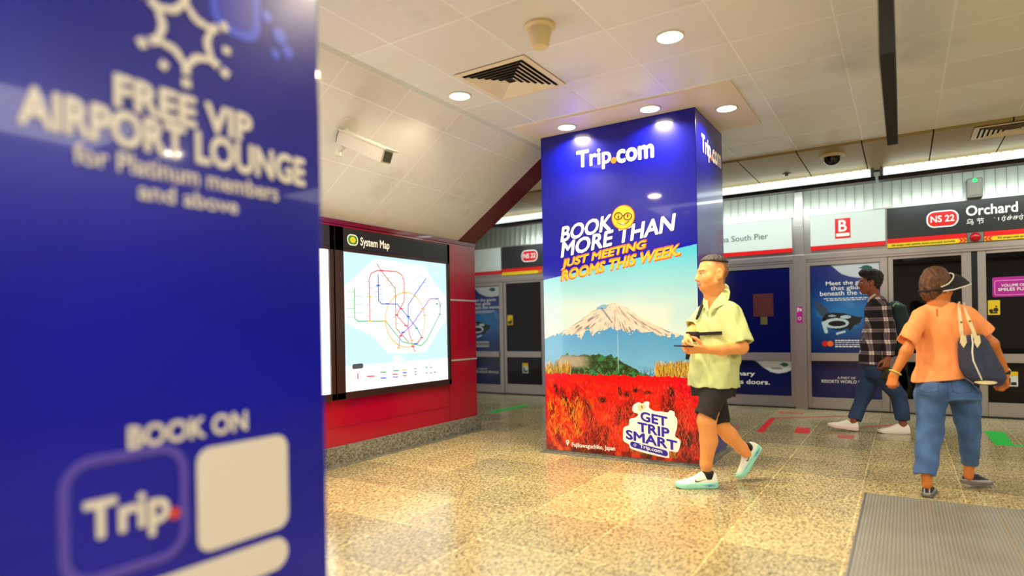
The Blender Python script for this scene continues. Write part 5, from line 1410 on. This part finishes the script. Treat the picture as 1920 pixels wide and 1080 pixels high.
# ------------------------------------------------------------------ the woman in the orange blouse
def woman():
    D = 4.2; f = dirv(.58, .815); r = dirv(.815, -.58)
    A = lambda x, y, dd=0.0: at(x, y, D+dd)
    root = thing('person', floor_at(1770, 925), 'woman seen from behind in an orange blouse, blue jeans and a black sun visor', 'person')
    skin = L3(204, 118, 50)
    H = Head(A(1758, 540, .02), dirv(.985, .16, -.05), .93)
    pts = [A(1640, 495, -.35), A(1910, 495, .4), A(1640, 950, -.35), A(1910, 950, .4), A(1640, 495, .4), A(1910, 950, -.35)]
    lo, hi = bb(*pts); lo[2] = 0; F = Field(lo, hi, .005)
    H.build(F, ear=.72)
    F.put(cone(H.p(-.03, 0, -.05), A(1763, 578), .053, .058), .03)
    tor = [(A(1764, 572), .075, .05), (A(1764, 590), .12, .075), (A(1766, 620), .13, .085), (A(1766, 665), .11, .08), (A(1768, 700), .11, .08), (A(1772, 735), .13, .09)]
    F.put(loftz(tor, r, f), .03)
    Ls, Rs = A(1727, 602, .0), A(1812, 596, -.06)
    Le, Lw = A(1699, 660, -.03), A(1677, 701, -.02)
    chain(F, [Ls, Le, Lw], [.036, .036, .024], .02)
    Re, Rw = A(1859, 645, -.10), A(1885, 700, -.04)
    chain(F, [Rs, Re, Rw], [.036, .039, .026], .02)
    hand(F, Lw, (A(1671, 725, -.02)-Lw), dirv(.75, .45, 0), dirv(-.55, .8, 0), .88, (1.15, 1.35, .9), thumb=(.5, .5, .6))
    hand(F, Rw, (A(1887, 728, -.03)-Rw), dirv(-.85, .35, 0), dirv(-.35, -.85, 0), .92, (.8, 1.0, .6), thumb=(.65, .6, .5))
    lf = floor_at(1740, 933); rf = floor_at(1822, 918)
    dl = (lf-Vector((0, 0, CH))).dot(FW); dr = (rf-Vector((0, 0, CH))).dot(FW)
    chain(F, [A(1745, 735, 0), A(1742, 812, -.02), at(1738, 870, dl), at(1738, 908, dl)], [.07, .05, .036, .031], .02)
    chain(F, [A(1808, 735, 0), A(1817, 805, .03), at(1818, 860, dr), at(1816, 892, dr)], [.07, .048, .036, .030], .02)
    def pk(P):
        c = np.tile(skin, (len(P), 1)).astype(np.float32); H.paint(P, c, L3(190, 90, 70), L3(60, 36, 24)); return c
    F.mesh('body', M['skin'], root, pk)
    # short brown hair
    G = Field(*[V3(x) for x in bb(H.O, r=.19)], .0042)
    G.put(ell(H.p(-.020, 0, .040), H.f, H.l, H.u, .108*H.s, .090*H.s, .104*H.s), .004)
    G.put(ell(H.p(-.062, 0, -.028), H.f, H.l, H.u, .055*H.s, .070*H.s, .075*H.s), .03)
    G.put(ell(H.p(-.03, 0, .122), H.f, H.l, H.u, .062*H.s, .055*H.s, .030*H.s), .03)
    cf = H.p(.035, 0, 0)
    G.put((lambda X, Y, Z: np.maximum((X-cf[0])*H.f[0]+(Y-cf[1])*H.f[1]+(Z-cf[2])*H.f[2], -.6), G.lo, G.lo+.4), .008, 'i')
    G.put(ell(H.p(.03, -.08, -.045), H.f, H.l, H.u, .05*H.s, .04*H.s, .062*H.s), .01, 's')
    G.put(ell(H.p(.03, .08, -.045), H.f, H.l, H.u, .05*H.s, .04*H.s, .062*H.s), .01, 's')
    G.warp(lambda x, y, z: folds(.004, 120, 130, 60)(x, y, z)+folds(.002, 300, 280, 160, 3)(x, y, z), .03)
    G.mesh('hair', M['hair_brown'], root)
    # visor: band round the head and a long curved brim with white edging
    def sec(a):
        """inner and outer edge of the visor at angle a from the forehead"""
        ca, sa = cos(a), sin(a); w_ = max(0.0, cos(a*.75))
        inner = H.p(-.012+.100*ca, (.104)*sa, .022+.090*ca if ca > 0 else .022+.050*ca)
        outer = H.p(-.004+.098*ca+.155*w_**1.8, (.113+.012*w_)*sa, -.018+.062*max(ca, 0)+.03*min(ca, 0))
        return inner, outer
    rows, cols = 9, 41; grid = []; edge_o = []; edge_i = []
    for j in range(cols):
        a = radians(-118+236*j/(cols-1)); p0, p1 = sec(a)
        for i in range(rows):
            t = i/(rows-1); grid.append(p0.lerp(p1, t)+H.u*(.018*sin(pi*t)*max(0, cos(a))))
        edge_i.append(p0); edge_o.append(p1)
    fs = []; m = len(grid)
    for j in range(cols-1):
        for i in range(rows-1):
            q = (j*rows+i, j*rows+i+1, (j+1)*rows+i+1, (j+1)*rows+i); fs.append(q); fs.append(tuple(m+k for k in q[::-1]))
    vz = MB().add(grid+[p-H.u*.003 for p in grid], fs).build('visor', M['black_matte'], root, True)
    MB().tube(edge_i, .0042, 8).build('edging', M['white_paint'], vz, True); MB().tube(edge_o, .0042, 8).build('edging', M['white_paint'], vz, True)
    back = [H.p(-.012+.108*cos(radians(a)), .098*sin(radians(a)), -.010-.018*abs(cos(radians(a)))) for a in range(112, 249, 8)]
    MB().tube(back, .0075, 8).build('head_strap', M['black_matte'], vz, True)
    for e in (-1, 1):
        MB().lathe(H.p(-.002, e*.092, -.034), H.l*e, [(.006, -.004), (.006, .002), (.001, .005)], 10).build('earring', M['white_paint'], root, True)
    # blouse
    org = L3(255, 158, 92)
    secs = [(A(1765, 566), .062, .052), (A(1765, 573), .105, .065), (A(1766, 583), .150, .085), (A(1767, 600), .176, .105), (A(1767, 630), .165, .115), (A(1768, 660), .146, .115), (A(1766, 685), .150, .120), (A(1763, 716), .160, .128)]
    pts = [A(1665, 550, -.35), A(1880, 550, .35), A(1665, 730, -.35), A(1880, 730, .35), A(1665, 550, .35), A(1880, 730, -.35)]
    lo, hi = bb(*pts); F = Field(lo, hi, .0048)
    F.put(loftz(secs, r, f, 2.1), .03)
    F.put(cone(A(1726, 594, -.01), A(1698, 641, -.03), .050, .060, True), .05)
    F.put(cone(A(1811, 588, -.07), A(1849, 625, -.10), .052, .057, True), .05)
    F.warp(lambda x, y, z: folds(.007, 16, 15, 26, 4)(x, y, z)+folds(.0035, 50, 46, 38, 2)(x, y, z), .04)
    F.put(cone(A(1699, 637, -.03), A(1693, 655, -.03), .043, .047), .006, 's'); F.put(cone(A(1845, 620, -.10), A(1860, 638, -.10), .049, .052), .006, 's')
    F.put(loftz([(A(1764, 700), .136, .100), (A(1764, 735), .140, .106)], r, f, 2.1), .006, 's')
    hz = V3(A(1768, 712)); rr_ = V3(r)
    F.put((lambda X, Y, Z: (hz[2]-Z)+((X-hz[0])*rr_[0]+(Y-hz[1])*rr_[1])*(-.13)*-1.0, F.lo, V3(hi)), .004, 'i')
    F.put(cone(H.p(-.03, 0, -.06), A(1763, 575), .055, .060), .006, 's')
    def pb(P):
        c = varied(org, .04, 5)(P)
        ry = A(1757.5, 586)-Vector((0, 0, CH)); nr = V3(ry.cross(UP).normalized()); q = P-np.array([0, 0, CH]); z0, z1 = A(1757.5, 594, -.1)[2], A(1757.5, 579, -.1)[2]
        mixp(c, ((np.abs(q@nr) < .0042) & (P[:, 2] > z0) & (P[:, 2] < z1) & ((P-V3(A(1767, 600)))@V3(f) < 0))*.9, L3(150, 60, 10)); return c
    F.mesh('blouse', M['cloth'], root, pb)
    # cropped jeans
    pts = [A(1695, 700, -.3), A(1865, 700, .35), A(1695, 905, -.3), A(1865, 905, .35), A(1695, 700, .35), A(1865, 905, -.3)]
    lo, hi = bb(*pts); F = Field(lo, hi, .0048)
    F.put(loftz([(A(1764, 695), .105, .072), (A(1766, 708), .118, .085), (A(1768, 718), .148, .105), (A(1775, 735), .180, .125), (A(1777, 748), .182, .120)], r, f, 2.2), .03)
    F.put(cone(A(1746, 742, 0), A(1743, 806, -.01), .096, .078), .03); F.put(cone(A(1743, 806, -.01), at(1735, 890, dl), .078, .062, True), .02)
    F.put(cone(A(1808, 742, .0), A(1817, 806, .03), .096, .066), .03); F.put(cone(A(1817, 806, .03), at(1818, 869, dr), .066, .053, True), .02)
    F.put(ell(A(1748, 733, -.055), r, f, UP, .07, .065, .06), .04); F.put(ell(A(1800, 732, -.045), r, f, UP, .07, .065, .06), .04)
    F.warp(lambda x, y, z: folds(.006, 20, 18, 26, 5)(x, y, z)+folds(.0035, 48, 44, 52, 1)(x, y, z), .04)
    F.put(cone(at(1735, 884, dl), at(1735, 905, dl), .044, .046), .005, 's'); F.put(cone(at(1818, 864, dr), at(1818, 885, dr), .037, .039), .005, 's')
    def pj(P):
        n = np.sin(P[:, 0]*31+np.sin(P[:, 2]*23)*2)*np.sin(P[:, 1]*27+P[:, 2]*13)
        c = L3(66, 98, 146)*(1+.22*n)[:, None]
        for (x, y) in ((1741, 722), (1803, 722)):
            q = P-V3(A(x, y, -.12)); lat = np.abs(q@V3(r)); up = q[:, 2]
            inside = (lat < .055) & (up < .045) & (up > -.055+.3*lat*-.0) & ((q@V3(f)) < .06)
            edge_ = inside & ((lat > .051) | (up > .040) | (np.abs(up+.055-.25*lat) < .004))
            mixp(c, edge_*.6, L3(34, 52, 84))
        sm = V3(A(1777, 725, -.12)); q = P-sm; mixp(c, ((np.abs(q@V3(r)) < .003) & (np.abs(q[:, 2]) < .09) & (q@V3(f) < .05))*.6, L3(34, 50, 80))
        return c
    F.mesh('jeans', M['cloth'], root, pj)
    gy, bk = L3(176, 172, 166), L3(30, 32, 44)
    def upc(sh):
        def g(P):
            a, b, h = sh.loc(P); a = a/sh.L; c = np.tile(bk, (len(P), 1)).astype(np.float32)
            mixp(c, (np.abs(np.abs(b)-.014) < .003)*(h > .03)*(a < .2), gy); mixp(c, (np.abs(h-.075) < .003)*(np.abs(b) < .016), gy); mixp(c, (h < .036)*.8, gy); return c
        return g
    s1 = Shoe(floor_at(1738, 934), dirv(.62, .78), UP, .245, .92, .78, .022); s1.build(root, upc(s1), solid(L3(92, 92, 94)))
    hp = floor_at(1806, 917)+Vector((0, 0, .035)); s2 = Shoe(hp, dirv(.97, .25, -.08), dirv(.1, 0, 1), .245, .95, .78, .022); s2.build(root, upc(s2), solid(L3(110, 106, 102)))
    # bangle and watch
    ax = (Lw-Le).normalized(); c_ = Lw-ax*.012; u_ = ax.orthogonal().normalized(); v_ = ax.cross(u_)
    MB().tube([c_+(u_*cos(t)+v_*sin(t))*.036 for t in [i*2*pi/28 for i in range(28)]], .0042, 8, True).build('bangle', flat('jade_bangle', C(196, 220, 110), .25), root, True)
    ax = (Rw-Re).normalized(); c_ = Rw-ax*.010
    wt = MB().lathe(c_-ax*.012, ax, [(.029, 0), (.0305, .002), (.0305, .022), (.029, .024)], 24).build('wristwatch', M['black_matte'], root, True)
    MB().lathe(c_+dirv(.5, -.4, .5)*.026, dirv(.5, -.4, .5), [(.014, 0), (.016, .004), (.013, .008), (.001, .008)], 18).build('watch_face', M['silver'], wt, True)
    # shoulder bag
    bg = thing('shoulder_bag', A(1845, 680, -.16), 'dark navy shoulder bag with cream straps hanging on the woman\'s right side', 'bag')
    bc = A(1843, 680, -.17); bs_ = dirv(.94, -.20); bn = dirv(.20, .94)
    F = Field(*[V3(x) for x in bb(bc, r=.27)], .005)
    F.put(loftz([(A(1822, 628, -.17), .062, .030), (A(1824, 640, -.17), .085, .045), (A(1832, 665, -.17), .102, .062), (A(1840, 690, -.17), .118, .072), (A(1848, 708, -.17), .112, .074), (A(1854, 722, -.17), .070, .050)], bs_, bn, 2.4), .01)
    F.warp(folds(.003, 20, 22, 18, 6), .03)
    def pbag(P):
        n = np.random.RandomState(1).rand(len(P)); c = L3(52, 58, 80)*(.75+.5*n)[:, None]
        return c
    F.mesh('bag_body', M['cloth'], bg, pbag)
    cream = flat('cream_leather', C(236, 218, 168), .45)
    MB().tube([A(1822, 627, -.21), A(1824, 645, -.228), A(1823, 660, -.242), A(1825, 676, -.250), A(1832, 692, -.254), A(1841, 712, -.248)], .0042, 8).build('piping', M['white_paint'], bg, True)
    bt = A(1850, 717.5, -.235); MB().add([bt+bs_*.058*cos(t)+UP*.011*sin(t)-bn*.004 for t in [i*2*pi/24 for i in range(24)]]+[bt+bs_*.058*cos(t)+UP*.011*sin(t)+bn*.03 for t in [i*2*pi/24 for i in range(24)]], [tuple(range(24)), tuple(range(24, 48))[::-1]]+[(i, (i+1) % 24, 24+(i+1) % 24, 24+i) for i in range(24)]).build('base_patch', cream, bg)
    def strap(ps, w0=.011):
        mb = MB(); n = len(ps); vs = []; fs = []
        for i, p in enumerate(ps):
            d = (ps[min(i+1, n-1)]-ps[max(i-1, 0)]).normalized(); w_ = d.cross(FW).normalized()*w0; t_ = FW*-.004
            vs += [p-w_, p+w_, p+w_+t_, p-w_+t_]
        for i in range(n-1):
            for k in range(4): fs.append((4*i+k, 4*i+(k+1) % 4, 4*i+4+(k+1) % 4, 4*i+4+k))
        fs += [(0, 1, 2, 3), (4*n-4, 4*n-1, 4*n-2, 4*n-3)]
        return mb.add(vs, fs)
    for line_ in ([A(1800, 568, .02), A(1797.5, 569, -.06), A(1798, 580, -.145), A(1801, 604, -.20), A(1802, 620, -.215), A(1806, 640, -.21)], [A(1809, 569, .02), A(1807, 570, -.06), A(1810, 583, -.15), A(1817, 602, -.205), A(1825, 622, -.22), A(1831, 640, -.225)]):
        sp2 = strap(line_).build('strap', cream, bg)
        MB().lathe(line_[3]-FW*.006, -FW, [(.006, 0), (.006, .003), (.001, .004)], 12).build('rivet', flat('brass_rivet', C(150, 110, 50), .3, metal=.8), sp2, True)
    for (x, y) in ((1806, 638), (1832, 638)):
        MB().poly([A(x-4, y-8, -.222), A(x+4, y-9, -.222), A(x+6, y+4, -.226), A(x, y+14, -.232), A(x-6, y+4, -.226)], -FW, .005).build('leather_tab', cream, bg)
    return root
woman()

# ------------------------------------------------------------------ the young man in plaid
def plaid_mat():
    t = NT('plaid_cloth'); tc = t.coord()
    sx = t.new('ShaderNodeSeparateXYZ'); t.link(tc, sx.inputs[0])
    def band(val, sc, off, w1, w2):
        f = t.math('FRACT', t.math('ADD', t.math('MULTIPLY', val, sc), off)); d = t.math('ABSOLUTE', t.math('SUBTRACT', f, .5))
        return t.math('LESS_THAN', d, w1), t.math('MULTIPLY', t.math('LESS_THAN', d, w2), 1.0)
    h = t.math('ADD', t.math('MULTIPLY', sx.outputs[0], float(RW.x)), t.math('MULTIPLY', sx.outputs[1], float(RW.y)))
    z1, z2 = band(sx.outputs[2], 8.6, .2, .16, .03); x1, x2 = band(h, 9.2, .1, .16, .03)
    s = t.math('ADD', t.math('MULTIPLY', z1, .5), t.math('MULTIPLY', x1, .5))
    c = t.ramp(s, [(0.0, C(28, 16, 24)), (.45, C(112, 98, 110)), (.55, C(112, 98, 110)), (1.0, C(232, 222, 214))])
    ln = t.math('MAXIMUM', z2, x2); c = t.mix(t.math('MULTIPLY', ln, .55), c, C(60, 44, 60))
    t.link(c, t.p.inputs['Base Color']); t.set(rough=.85); return t.m
def young_man():
    D = 6.62; f = dirv(-.92, .39); l = dirv(-.39, -.92)
    A = lambda x, y, dd=0.0: at(x, y, D+dd)
    root = thing('person', floor_at(1635, 810), 'young man with curly hair, plaid shirt and backpack walking left', 'person')
    skin = L3(150, 84, 56)
    H = Head(A(1630, 531, -.02), dirv(-.92, .38, .04), .95)
    pts = [A(1545, 500, -.35), A(1720, 500, .35), A(1545, 820, -.35), A(1720, 820, .35), A(1545, 500, .35), A(1720, 820, -.35)]
    lo, hi = bb(*pts); lo[2] = 0; F = Field(lo, hi, .0062)
    H.build(F, jaw=.98)
    F.put(cone(H.p(-.03, 0, -.05), A(1641, 566), .052, .056), .03)
    tor = [(A(1645, 562), .075, .05), (A(1646, 574), .12, .075), (A(1645, 610), .13, .085), (A(1640, 650), .15, .09), (A(1641, 690), .155, .10)]
    F.put(loftz(tor, l, f), .03)
    Ls, Rs = A(1657, 577, -.165), A(1643, 577, .165)
    Le, Lw = A(1668, 630, -.20), A(1665, 672, -.22)
    chain(F, [Ls, Le, Lw], [.036, .034, .027], .02)
    Re, Rw = A(1645, 630, .20), A(1655, 668, .20)
    chain(F, [Rs, Re, Rw], [.036, .034, .027], .02)
    hand(F, Lw, dirv(-.30, 0, -.95), dirv(-.2, .95, 0), dirv(-.95, -.1, .2), .98, (.7, .8, .5))
    hand(F, Rw, dirv(.2, 0, -.95), dirv(0, -.95, 0), dirv(-.95, -.1, .2), .98, (.7, .8, .5))
    ff_ = floor_at(1600, 808); rf = floor_at(1698, 812.5)
    dl = (ff_-Vector((0, 0, CH))).dot(FW); dr = (rf-Vector((0, 0, CH))).dot(FW)
    chain(F, [A(1636, 692, .09), A(1619, 742, .10), at(1601, 780, dl), at(1601, 797, dl)], [.07, .05, .036, .034], .02)
    chain(F, [A(1648, 692, -.09), A(1687, 742, -.09), at(1692, 780, dr), at(1693, 797, dr)], [.085, .055, .042, .036], .02)
    def pk(P):
        c = np.tile(skin, (len(P), 1)).astype(np.float32); H.paint(P, c, L3(150, 70, 60), L3(20, 12, 10)); return c
    F.mesh('body', M['skin'], root, pk)
    G = Field(*[V3(x) for x in bb(H.O, r=.18)], .005)
    G.put(ell(H.p(-.022, 0, .062), H.f, H.l, H.u, .116*H.s, .092*H.s, .098*H.s), .004)
    G.put(ell(H.p(.045, 0, .115), H.f, H.l, H.u, .062*H.s, .072*H.s, .042*H.s), .02)
    G.put(ell(H.p(-.060, 0, .005), H.f, H.l, H.u, .055*H.s, .072*H.s, .08*H.s), .03)
    G.put(ell(H.p(.105, 0, .010), H.f, H.l, H.u, .085*H.s, .12*H.s, .070*H.s), .01, 's')
    G.warp(lambda x, y, z: folds(.008, 150, 140, 150)(x, y, z), .03)
    G.mesh('hair', M['hair_curly'], root)
    pm = plaid_mat()
    pts = [A(1600, 545, -.35), A(1700, 545, .35), A(1600, 695, -.35), A(1700, 695, .35), A(1600, 545, .35), A(1700, 695, -.35)]
    lo, hi = bb(*pts); F = Field(lo, hi, .0062)
    F.put(loftz([(A(1644, 556), .08, .062), (A(1645, 564), .14, .09), (A(1646, 576), .175, .115), (A(1645, 600), .18, .128), (A(1640, 640), .178, .128), (A(1635, 682), .18, .120)], l, f, 2.1), .03)
    F.put(cone(A(1657, 577, -.15), A(1668, 630, -.20), .068, .064), .03); F.put(cone(A(1668, 630, -.20), A(1666, 668, -.22), .062, .052, True), .02)
    F.put(cone(A(1643, 577, .15), A(1645, 630, .20), .068, .064), .03); F.put(cone(A(1645, 630, .20), A(1654, 664, .20), .062, .052, True), .02)
    F.warp(lambda x, y, z: folds(.007, 18, 16, 24, 7)(x, y, z)+folds(.004, 46, 44, 40, 3)(x, y, z), .04)
    F.put(cone(A(1666, 662, -.22), A(1665, 676, -.22), .040, .042), .006, 's'); F.put(loftz([(A(1637, 674), .165, .105), (A(1637, 690), .168, .11)], l, f, 2.1), .006, 's')
    F.put(cone(H.p(-.03, 0, -.06), A(1641, 560), .055, .060), .006, 's')
    F.mesh('plaid_shirt', pm, root)
    MB().tube([A(1627, 566, -.05), A(1631, 559, -.075), A(1639, 553, -.07), A(1646, 550, -.02), A(1648, 550, .03)], [.008, .012, .013, .012, .008], 8).build('shirt_collar', flat('collar_grey', C(196, 186, 182), .85), root, True)
    pts = [A(1580, 680, -.3), A(1715, 680, .3), A(1580, 800, -.3), A(1715, 800, .3), A(1580, 680, .3), A(1715, 800, -.3)]
    lo, hi = bb(*pts); F = Field(lo, hi, .0062)
    F.put(loftz([(A(1638, 672), .16, .11), (A(1641, 690), .175, .120), (A(1643, 706), .17, .12)], l, f, 2.2), .02)
    F.put(cone(A(1637, 700, .085), A(1620, 740, .10), .100, .080), .03); F.put(cone(A(1620, 740, .10), at(1602, 786, dl), .080, .066, True), .02)
    F.put(cone(A(1650, 700, -.085), A(1686, 742, -.09), .098, .076), .03); F.put(cone(A(1686, 742, -.09), at(1692, 788, dr), .076, .068, True), .02)
    F.warp(folds(.006, 18, 20, 22, 8), .04)
    F.put(cone(at(1601, 788, dl), at(1600, 800, dl), .042, .046), .005, 's'); F.put(cone(at(1692, 789, dr), at(1692, 800, dr), .044, .048), .005, 's')
    F.mesh('jeans', M['cloth'], root, varied(L3(38, 60, 98), .28, 6))
    wh = L3(240, 234, 224)
    h1 = floor_at(1608.5, 809)+Vector((0, 0, .004)); s1 = Shoe(h1, dirv(-.93, .30, .14), dirv(.14, 0, .98), .30, 1.0, 1.0, .034); s1.build(root, solid(wh), solid(L3(232, 214, 205)), .0042)
    h2 = floor_at(1706, 813.5); t2 = floor_at(1657, 812); s2 = Shoe(h2, t2-h2, UP, .295, 1.0, 1.0, .034); s2.build(root, solid(wh), solid(L3(228, 222, 212)), .0042)
    # backpack
    bp = thing('backpack', A(1684, 610, -.02), 'dark green backpack worn by the young man in plaid', 'backpack')
    F = Field(*[V3(x) for x in bb(A(1684, 608, 0), r=.34)], .0065)
    F.put(loftz([(A(1675, 566), .10, .035), (A(1680, 574), .135, .085), (A(1684, 600), .15, .105), (A(1688, 635), .155, .110), (A(1688, 662), .15, .10), (A(1684, 672), .11, .06)], l, f, 2.6), .02)
    F.warp(folds(.006, 20, 20, 20, 9), .03)
    dg = L3(24, 44, 48)
    def pbk(P):
        c = np.tile(dg, (len(P), 1)).astype(np.float32); top = V3(A(1676, 572))
        mixp(c, np.clip((P[:, 2]-top[2]+.03)/.05, 0, 1)*.8, L3(66, 124, 122)); return c
    F.mesh('pack_body', M['cloth'], bp, pbk)
    MB().tube([A(1674, 574, -.1), A(1680, 568, -.12), A(1689, 574, -.12), A(1694, 580, -.12)], .008, 8).build('grab_loop', flat('loop_cord', C(170, 190, 160), .7), bp, True)
    MB().tube([A(1664, 560, -.14), A(1655, 562, -.15), A(1648, 575, -.17), A(1648, 595, -.15)], [.012, .016, .016, .014], 8).build('shoulder_strap', M['black_matte'], bp, True) if False else None
    hb = thing('hand_bag', A(1664, 700, -.22), 'small dark olive cloth bag hanging from the plaid man\'s hand', 'bag')
    F = Field(*[V3(x) for x in bb(A(1664, 702, -.22), r=.14)], .006)
    F.put(ell(A(1665, 703, -.22), RW, FW, UP, .062, .035, .075), .01); F.warp(folds(.012, 60, 60, 50, 2), .04)
    F.mesh('cloth_pouch', M['cloth'], hb, varied(L3(52, 44, 30), .3, 20))
young_man()
